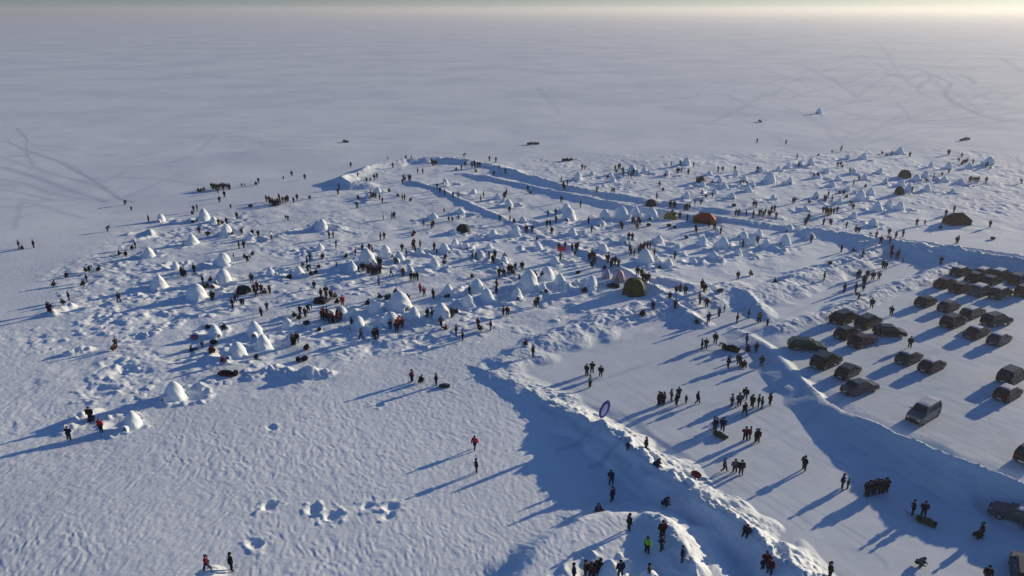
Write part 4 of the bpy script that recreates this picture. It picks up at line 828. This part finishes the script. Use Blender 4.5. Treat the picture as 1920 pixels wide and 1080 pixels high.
# ------------------------------------------------------------------ tents, flag, sleds, bags
def ngon_tent(name, px, py, w, h, colour, label, sides=6, rough=.7, door=True, cat='tent', group=None, roofcol=None, squash=.8, yaw=0.3, poles=True):
    x, y, z = ground(px, py); m = mat('fabric_' + colour[0].replace(' ', '_'), colour[1], rough, noise=.2, scale=2, bump=.03)
    bm = bmesh.new(); nz = 7; rings = []; na = sides * 4
    for j in range(nz):
        t = j / nz; a = t * math.pi / 2; rr = w / 2 * math.cos(a) ** .75; zz = h * math.sin(a) ** 1.05
        ring = []
        for i in range(na):
            th = 2 * math.pi * i / na; seg = math.pi * 2 / sides; k = math.cos(seg / 2) / math.cos((th % seg) - seg / 2)   # flat-sided panels between poles
            ring.append(bm.verts.new((rr * k * math.cos(th), rr * k * math.sin(th) * .95, zz - (.05 if j == 0 else 0))))
        rings.append(ring)
    top = bm.verts.new((0, 0, h))
    for j in range(nz - 1):
        for i in range(na): bm.faces.new((rings[j][i], rings[j][(i + 1) % na], rings[j + 1][(i + 1) % na], rings[j + 1][i]))
    for i in range(na): bm.faces.new((rings[-1][i], rings[-1][(i + 1) % na], top))
    me = bm_mesh('canopy', bm, m, True)
    o = empty(name, (x, y, z), yaw, category=cat, label=label, group=group)
    new_obj('canopy', me, None, o)
    if poles:
        mp = mat('pole_dark', (.05, .05, .05), .5)
        for q in range(sides):
            th = 2 * math.pi * q / sides; bm = bmesh.new(); pts = []
            for j in range(9):
                a = j / 8 * math.pi / 2; rr = (w / 2 + .015) * math.cos(a) ** .75; zz = (h + .015) * math.sin(a) ** 1.05
                pts.append(Vector((rr * math.cos(th), rr * math.sin(th) * .95, zz)))
            tube(bm, pts, .018); new_obj('pole', bm_mesh('pole', bm, mp, True), None, o)
    if door:
        bm = bmesh.new(); dw, dh = min(.9, w * .3), h * .62; th0 = -1.9 - yaw; n_ = 6
        A = []; B = []
        for i in range(n_ + 1):
            t = i / n_; a = math.asin(min(1, (t * dh / h) ** (1 / 1.05))); rr = (w / 2 + .03) * math.cos(a) ** .75; half = dw / 2 * (1 - t ** 3) + .03
            for s, Lst in ((-1, A), (1, B)):
                th = th0 + s * half / (w / 2); Lst.append((bm.verts.new((rr * math.cos(th), rr * math.sin(th) * .95, t * dh)), bm.verts.new(((rr - .05) * math.cos(th), (rr - .05) * math.sin(th) * .95, t * dh))))
        for i in range(n_):
            bm.faces.new((A[i][0], B[i][0], B[i + 1][0], A[i + 1][0])); bm.faces.new((A[i][1], A[i + 1][1], B[i + 1][1], B[i][1]))
            bm.faces.new((A[i][0], A[i + 1][0], A[i + 1][1], A[i][1])); bm.faces.new((B[i][0], B[i][1], B[i + 1][1], B[i + 1][0]))
        new_obj('door_flap', bm_mesh('door_flap', bm, mat('flap', tuple(c * .55 for c in colour[1]), rough)), None, o)
    return o
def tube(bm, pts, r, seg=6):
    rings = []
    for i, p in enumerate(pts):
        d = (pts[min(i + 1, len(pts) - 1)] - pts[max(i - 1, 0)]).normalized(); q = d.to_track_quat('Z', 'Y')
        rings.append([bm.verts.new(p + q @ Vector((r * math.cos(2 * math.pi * k / seg), r * math.sin(2 * math.pi * k / seg), 0))) for k in range(seg)])
    for a, b in zip(rings[:-1], rings[1:]):
        for k in range(seg): bm.faces.new((a[k], a[(k + 1) % seg], b[(k + 1) % seg], b[k]))
    bm.faces.new(rings[0]); bm.faces.new(rings[-1][::-1])
ngon_tent('dome_tent', 1188, 551, 4.6, 3.0, ('olive', (.085, .085, .022)), 'large olive green dome tent pitched beside the pinkish white domes', 6)
ngon_tent('dome_tent', 868, 434, 3.4, 1.6, ('black', (.008, .012, .022)), 'low black dome tent alone on open snow right of centre-left igloos', 6)
ngon_tent('dome_tent', 1221, 383, 3.3, 1.5, ('charcoal', (.012, .013, .026)), 'small charcoal dome tent on the ridge of the snow lane', 6)
ngon_tent('dome_tent', 1315, 341, 3.2, 1.7, ('graphite', (.013, .016, .028)), 'small dark tent among the back igloos above the orange tent', 4)
ngon_tent('dome_tent', 1696, 332, 4.0, 2.2, ('slate', (.014, .02, .032)), 'slate dark dome tent in the far right igloo rows', 6)
ngon_tent('dome_tent', 1686, 364, 2.8, 2.2, ('dusk blue', (.010, .018, .034)), 'dark blue tent just below the slate tent at far right', 5)
ngon_tent('dome_tent', 456, 548, 2.9, 1.3, ('midnight', (.008, .012, .028)), 'low midnight blue tent in shade left of the red-clad group', 5)
ngon_tent('dome_tent', 602, 566, 3.2, .8, ('soot', (.012, .011, .014)), 'collapsed dark tent on the ground under the brown-clad group', 5, door=False, poles=False)
ngon_tent('dome_tent', 1136, 521, 1.8, 1.8, ('lilac white', (.55, .50, .62)), 'small lilac white dome tent, left one of the pale pair', 6)
ngon_tent('dome_tent', 1159, 526, 2.6, 2.1, ('blush white', (.70, .50, .46)), 'larger blush white dome tent, right one of the pale pair', 6)
# ridge tents with sloping roof and awning
def ridge_tent(px, py, L, W, H, roof, wall, yaw, label, awn=True):
    x, y, z = ground(px, py); o = empty('ridge_tent', (x, y, z - .03), yaw, category='tent', label=label)
    mr = mat('tent_roof_' + label.split()[0], roof, .6, noise=.25, scale=1.5, bump=.05); mw = mat('tent_wall_' + label.split()[0], wall, .7, noise=.2, scale=2)
    he = H * .42; bm = bmesh.new(); n = 6
    g = []
    for i in range(n + 1):
        xx = -L / 2 + L * i / n; sag = -.07 * math.sin(math.pi * i / n)
        g.append([bm.verts.new((xx * s, yy, zz + sag * (zz > he))) for yy, zz, s in ((-W / 2 - .15, he - .08, 1.04), (-W / 4, (he + H) / 2 - .05, .74), (0, H, .38), (W / 4, (he + H) / 2 - .05, .74), (W / 2 + .15, he - .08, 1.04))])
    for i in range(n):
        for j in range(4): bm.faces.new((g[i][j], g[i + 1][j], g[i + 1][j + 1], g[i][j + 1]))
    for e in (0, n): bm.faces.new([g[e][j] for j in range(5)])
    new_obj('roof', bm_mesh('roof', bm, mr), None, o)
    bm = bmesh.new(); a = [bm.verts.new((sx * L / 2, sy * W / 2, 0)) for sx, sy in ((-1, -1), (1, -1), (1, 1), (-1, 1))]; b = [bm.verts.new((sx * (L / 2 - .15), sy * (W / 2 - .08), he)) for sx, sy in ((-1, -1), (1, -1), (1, 1), (-1, 1))]
    for i in range(4): bm.faces.new((a[i], a[(i + 1) % 4], b[(i + 1) % 4], b[i]))
    new_obj('wall', bm_mesh('wall', bm, mw), None, o)
    if awn:
        bm = bmesh.new(); q = [(L * .20, -W / 2 - .1, he - .02), (L * .52, -W / 2 - .1, he - .02), (L * .58, -W / 2 - 1.1, he - .25), (L * .22, -W / 2 - 1.1, he - .35)]
        a = [bm.verts.new(p) for p in q]; b = [bm.verts.new((p[0], p[1], p[2] - .03)) for p in q]; bm.faces.new(a); bm.faces.new(b)
        for i in range(4): bm.faces.new((a[i], a[(i + 1) % 4], b[(i + 1) % 4], b[i]))
        new_obj('awning', bm_mesh('awning', bm, mat('awning_orange', (.62, .20, .05), .6)), None, o)
        for p in q[2:]:
            bm = bmesh.new(); tube(bm, [Vector((p[0], p[1], 0)), Vector((p[0], p[1], p[2]))], .025); new_obj('pole', bm_mesh('pole', bm, M_TRIM), None, o)
ridge_tent(1320, 417, 5.2, 3.0, 2.5, (.38, .032, .016), (.05, .03, .022), -.25, 'orange red tent with dark walls and awning beside the snow lane')
ridge_tent(1793, 420, 5.4, 3.4, 2.9, (.045, .010, .018), (.04, .010, .016), .1, 'maroon tent standing on open snow beyond the car park', awn=False)
ridge_tent(1257, 405, 3.2, 2.2, 1.6, (.36, .30, .06), (.30, .26, .05), -.2, 'yellow low canopy left of the orange tent', awn=False)
# red banner held beside the tallest igloo's lane
x, y, z = ground(1053, 473)
o = empty('banner', (x, y, z), .1, category='banner', label='bright red banner stretched low between two people in mid field')
bm = bmesh.new(); n = 8; a = []
for i in range(n + 1):
    xx = -.8 + 1.6 * i / n; yy = .06 * math.sin(i * 1.3); a.append([bm.verts.new((xx, yy + k, zz)) for k, zz in ((0, .35), (0, 1.35), (.02, 1.35), (.02, .35))])
for i in range(n):
    for j in range(4): bm.faces.new((a[i][j], a[i + 1][j], a[i + 1][(j + 1) % 4], a[i][(j + 1) % 4]))
new_obj('cloth', bm_mesh('cloth', bm, mat('banner_red', (.75, .05, .05), .7), True), None, o)
for s in (-1, 1):
    bm = bmesh.new(); tube(bm, [Vector((s * .82, 0, -.05)), Vector((s * .82, 0, 1.5))], .025); new_obj('pole', bm_mesh('pole', bm, M_TRIM), None, o)
# oval feather flag on the bank
x, y, z = ground(1132, 797)
o = empty('feather_flag', (x, y, z), R(8), category='flag', label='tall blue oval flag with white centre planted on the ploughed road bank')
def oval(bm, a_, b_, cz, cx, y0, y1, tilt):
    n = 32; A = []; B = []
    for i in range(n):
        t = 2 * math.pi * i / n; X_ = a_ * math.cos(t); Z_ = b_ * math.sin(t); Xr = X_ * math.cos(tilt) + Z_ * math.sin(tilt); Zr = -X_ * math.sin(tilt) + Z_ * math.cos(tilt)
        A.append(bm.verts.new((cx + Xr, y0, cz + Zr))); B.append(bm.verts.new((cx + Xr, y1, cz + Zr)))
    bm.faces.new(A); bm.faces.new(B[::-1])
    for i in range(n): bm.faces.new((A[i], A[(i + 1) % n], B[(i + 1) % n], B[i]))
bm = bmesh.new(); oval(bm, .58, 1.22, 1.75, .0, -.015, .015, .34); new_obj('flag_cloth', bm_mesh('flag_cloth', bm, mat('flag_blue', (.06, .05, .30), .6, noise=.1)), None, o)
bm = bmesh.new(); oval(bm, .30, .86, 1.72, .0, -.022, .022, .34); new_obj('flag_centre', bm_mesh('flag_centre', bm, mat('flag_white', (.50, .48, .66), .6)), None, o)
bm = bmesh.new(); tube(bm, [Vector((-.42, 0, -.2)), Vector((-.52, 0, .9)), Vector((-.42, 0, 1.9)), Vector((-.1, 0, 2.7)), Vector((.35, 0, 2.98)), Vector((.62, 0, 2.8))], .03); new_obj('pole', bm_mesh('pole', bm, M_TRIM, True), None, o)
bm = bmesh.new(); tube(bm, [Vector((-.42, 0, -.15)), Vector((-.42, 0, .1))], .12, 10); new_obj('base', bm_mesh('base', bm, M_TRIM, True), None, o)

# sleds with a load, snowmobiles, bags
def sled(px, py, yaw, tub, load, label, s=1.0):
    x, y, z = ground(px, py); o = empty('sled', (x, y, z), yaw, category='sled', label=label); o.scale = (s, s, s)
    bm = bmesh.new(); prof = [(-.65, .04), (-.60, 0), (.50, 0), (.66, .10), (.78, .26), (.72, .27), (.60, .14), (.48, .06), (-.55, .06), (-.66, .24), (-.71, .24)]
    prism(bm, prof, -.30, .30)
    for sy in (-1, 1):
        prism(bm, [(-.68, .03), (.52, .03), (.72, .26), (-.70, .24)], sy * .30, sy * .34)
    new_obj('tub', bm_mesh('tub', bm, tub), None, o)
    bm = bmesh.new(); bmesh.ops.create_icosphere(bm, subdivisions=3, radius=1)
    rr = random.Random(int(px))
    for v in bm.verts:
        n_ = .16 * math.sin(5 * v.co.x + px) * math.cos(4 * v.co.y + 2 * v.co.z); v.co = Vector((v.co.x * .55 * (1 + n_), v.co.y * .30, .26 + v.co.z * .24 * (1 + n_)))
    new_obj('load', bm_mesh('load', bm, load, True), None, o)
    bm = bmesh.new(); tube(bm, [Vector((.74, .2, .2)), Vector((1.3, .05, .25)), Vector((1.8, 0, .5))], .012); tube(bm, [Vector((.74, -.2, .2)), Vector((1.3, -.05, .25)), Vector((1.8, 0, .5))], .012)
    new_obj('rope', bm_mesh('rope', bm, M_TRIM), None, o)
MB = M_C
sled(1372, 657, R(150), M_TRIM, MB['d'], 'black loaded wagon sled behind the bending person on the road', 1.7)
sled(1351, 819, R(130), MB['v'], MB['v'], 'dark green sled in front of two navy-clad people on the road', 1.2)
sled(1737, 981, R(140), MB['v'], MB['v'], 'green loaded sled beside the navy-clad person at lower right', 1.25)
sled(834, 725, R(185), M_TRIM, MB['g'], 'grey loaded sled on trampled snow right of a walking pair', 1.0)
sled(425, 703, R(170), MB['r'], MB['d'], 'dark red and black loaded sled below the left igloos', 1.5)
sled(1150, 538, R(175), M_TRIM, MB['n'], 'low navy sled lying left of the olive dome tent', 1.6)
def snowmobile(px, py, yaw, label):
    x, y, z = ground(px, py); o = empty('snowmobile', (x, y, z), yaw, category='snowmobile', label=label, group='snowmobiles parked out on the ice')
    bm = bmesh.new(); prism(bm, [(-1.2, .35), (-1.1, .28), (.9, .25), (1.35, .38), (1.25, .62), (.75, .92), (.35, .85), (.2, .62), (-1.15, .60)], -.33, .33)
    bmesh.ops.bevel(bm, geom=bm.edges[:], offset=.05, segments=2, affect='EDGES'); new_obj('hull', bm_mesh('hull', bm, MB['d']), None, o)
    bm = bmesh.new(); prism(bm, [(-1.25, .58), (.15, .60), (.05, .80), (-1.2, .78)], -.2, .2); bmesh.ops.bevel(bm, geom=bm.edges[:], offset=.04, segments=2, affect='EDGES'); new_obj('seat', bm_mesh('seat', bm, M_TRIM), None, o)
    bm = bmesh.new(); prism(bm, [(-1.3, .15), (-1.15, 0), (.2, 0), (.4, .28), (-1.2, .30)], -.2, .2); new_obj('track', bm_mesh('track', bm, M_TYRE), None, o)
    bm = bmesh.new(); prism(bm, [(.72, .92), (.45, 1.18), (.42, 1.18), (.66, .90)], -.25, .25); new_obj('windshield', bm_mesh('windshield', bm, M_GLASS), None, o)
    bm = bmesh.new(); tube(bm, [Vector((.3, -.38, 1.0)), Vector((.38, 0, 1.02)), Vector((.3, .38, 1.0))], .02); tube(bm, [Vector((.38, 0, .8)), Vector((.38, 0, 1.02))], .03); new_obj('handlebar', bm_mesh('handlebar', bm, M_TRIM), None, o)
    for s in (-1, 1):
        bm = bmesh.new(); prism(bm, [(.3, .02), (1.25, .02), (1.5, .18), (1.46, .2), (1.2, .06), (.3, .06)], s * .48 - .07, s * .48 + .07); tube(bm, [Vector((.8, s * .48, .05)), Vector((.8, s * .25, .4))], .03); new_obj('ski', bm_mesh('ski', bm, M_TRIM), None, o)
snowmobile(994, 271, R(20), 'left snowmobile of a parked pair beyond the curved wall')
snowmobile(1005, 271, R(200), 'right snowmobile of a parked pair beyond the curved wall')
snowmobile(1060, 302, R(10), 'left dark snowmobile just above the lane wall')
snowmobile(1068, 302, R(30), 'right dark snowmobile just above the lane wall')
snowmobile(648, 267, R(160), 'lone snowmobile left of the curved wall, highest in the picture')
snowmobile(1804, 264, R(20), 'left of two snowmobiles parked on ice at far upper right')
snowmobile(1813, 262, R(190), 'right of two snowmobiles parked on ice at far upper right')
snowmobile(1425, 229, R(100), 'single snowmobile far out on the ice above the igloo rows')
def bag_mesh():
    bm = bmesh.new(); bmesh.ops.create_icosphere(bm, subdivisions=3, radius=1)
    for v in bm.verts:
        c = v.co; f = 1 + .10 * math.sin(6 * c.x + 2) * math.sin(5 * c.z); v.co = Vector((c.x * .36 * f, c.y * .22 * f, .26 + .28 * (abs(c.z) ** .8) * (1 if c.z > 0 else -.9) * f))
    body = bm
    b2 = bmesh.new(); tube(b2, [Vector((-.12, 0, .50)), Vector((-.06, 0, .60)), Vector((.06, 0, .60)), Vector((.12, 0, .50))], .02)
    b3 = bmesh.new(); bmesh.ops.create_uvsphere(b3, u_segments=10, v_segments=6, radius=1)
    for v in b3.verts: v.co = Vector((v.co.x * .22, .20 + v.co.y * .09, .20 + v.co.z * .14))
    return bm_mesh('bag_body', body, MB['d'], True), bm_mesh('handle', b2, M_TRIM), bm_mesh('pocket', b3, MB['d'], True)
BG = bag_mesh(); items = []
for px, py, c in [(543,522,'d'),(599,620,'d'),(575,655,'d'),(559,677,'d'),(571,676,'d'),(575,609,'n'),(390,616,'d'),(491,654,'n'),(481,673,'d'),(441,703,'d'),(1216,424,'d'),(1254,425,'d'),(1265,428,'d'),
                  (1007,449,'d'),(1084,513,'d'),(1095,547,'d'),(1205,587,'d'),(839,558,'n'),(1305,895,'r'),(1350,548,'g'),(365,636,'p'),(401,645,'d'),(390,440,'d'),(470,388,'d'),(1556,497,'d'),(1861,449,'d'),
                  (1024,547,'n'),(852,460,'d'),(1376,387,'d'),(1236,503,'d'),(1287,447,'g'),(362,418,'d')]:
    x, y, z = ground(px, py); s = 1.25; s *= rnd.uniform(.9, 1.2)
    o = empty('bag', (x, y, z - .03), rnd.uniform(0, 6.28), category='bag', group='bags left on the snow'); o.scale = (s * 1.15, s * 1.15, s)
    for nm, me in zip(('bag_body', 'handle', 'pocket'), BG):
        new_obj(nm, cached(('bag', nm, c), me, [M_C[c] if nm != 'handle' else M_TRIM]), None, o)
    items.append((o, px, py, CLOTH[c][0] + ' bag lying on snow'))
make_labels(items)

# ------------------------------------------------------------------ haze
bm = bmesh.new(); bmesh.ops.create_cube(bm, size=1)
for v in bm.verts: v.co = Vector((v.co.x * 44000, v.co.y * 44000 + 0, 0 if False else (-2.0 if v.co.z < 0 else 80.0)))
me = bpy.data.meshes.new('haze'); bm.to_mesh(me); bm.free()
hm_ = bpy.data.materials.new('haze_air'); hm_.use_nodes = True; n = hm_.node_tree; n.nodes.remove(n.nodes['Principled BSDF'])
pv = n.nodes.new('ShaderNodeVolumePrincipled'); pv.inputs['Color'].default_value = (.90, .92, .95, 1); pv.inputs['Density'].default_value = 0.00020; pv.inputs["Anisotropy"].default_value = 0.38
n.links.new(pv.outputs[0], n.nodes['Material Output'].inputs['Volume'])
me.materials.append(hm_); ho = new_obj('haze', me, None, None, kind='stuff')
print('people', len(PEOPLE), 'far', len(far), 'igloos', len(IGL), 'objects', len(bpy.data.objects))
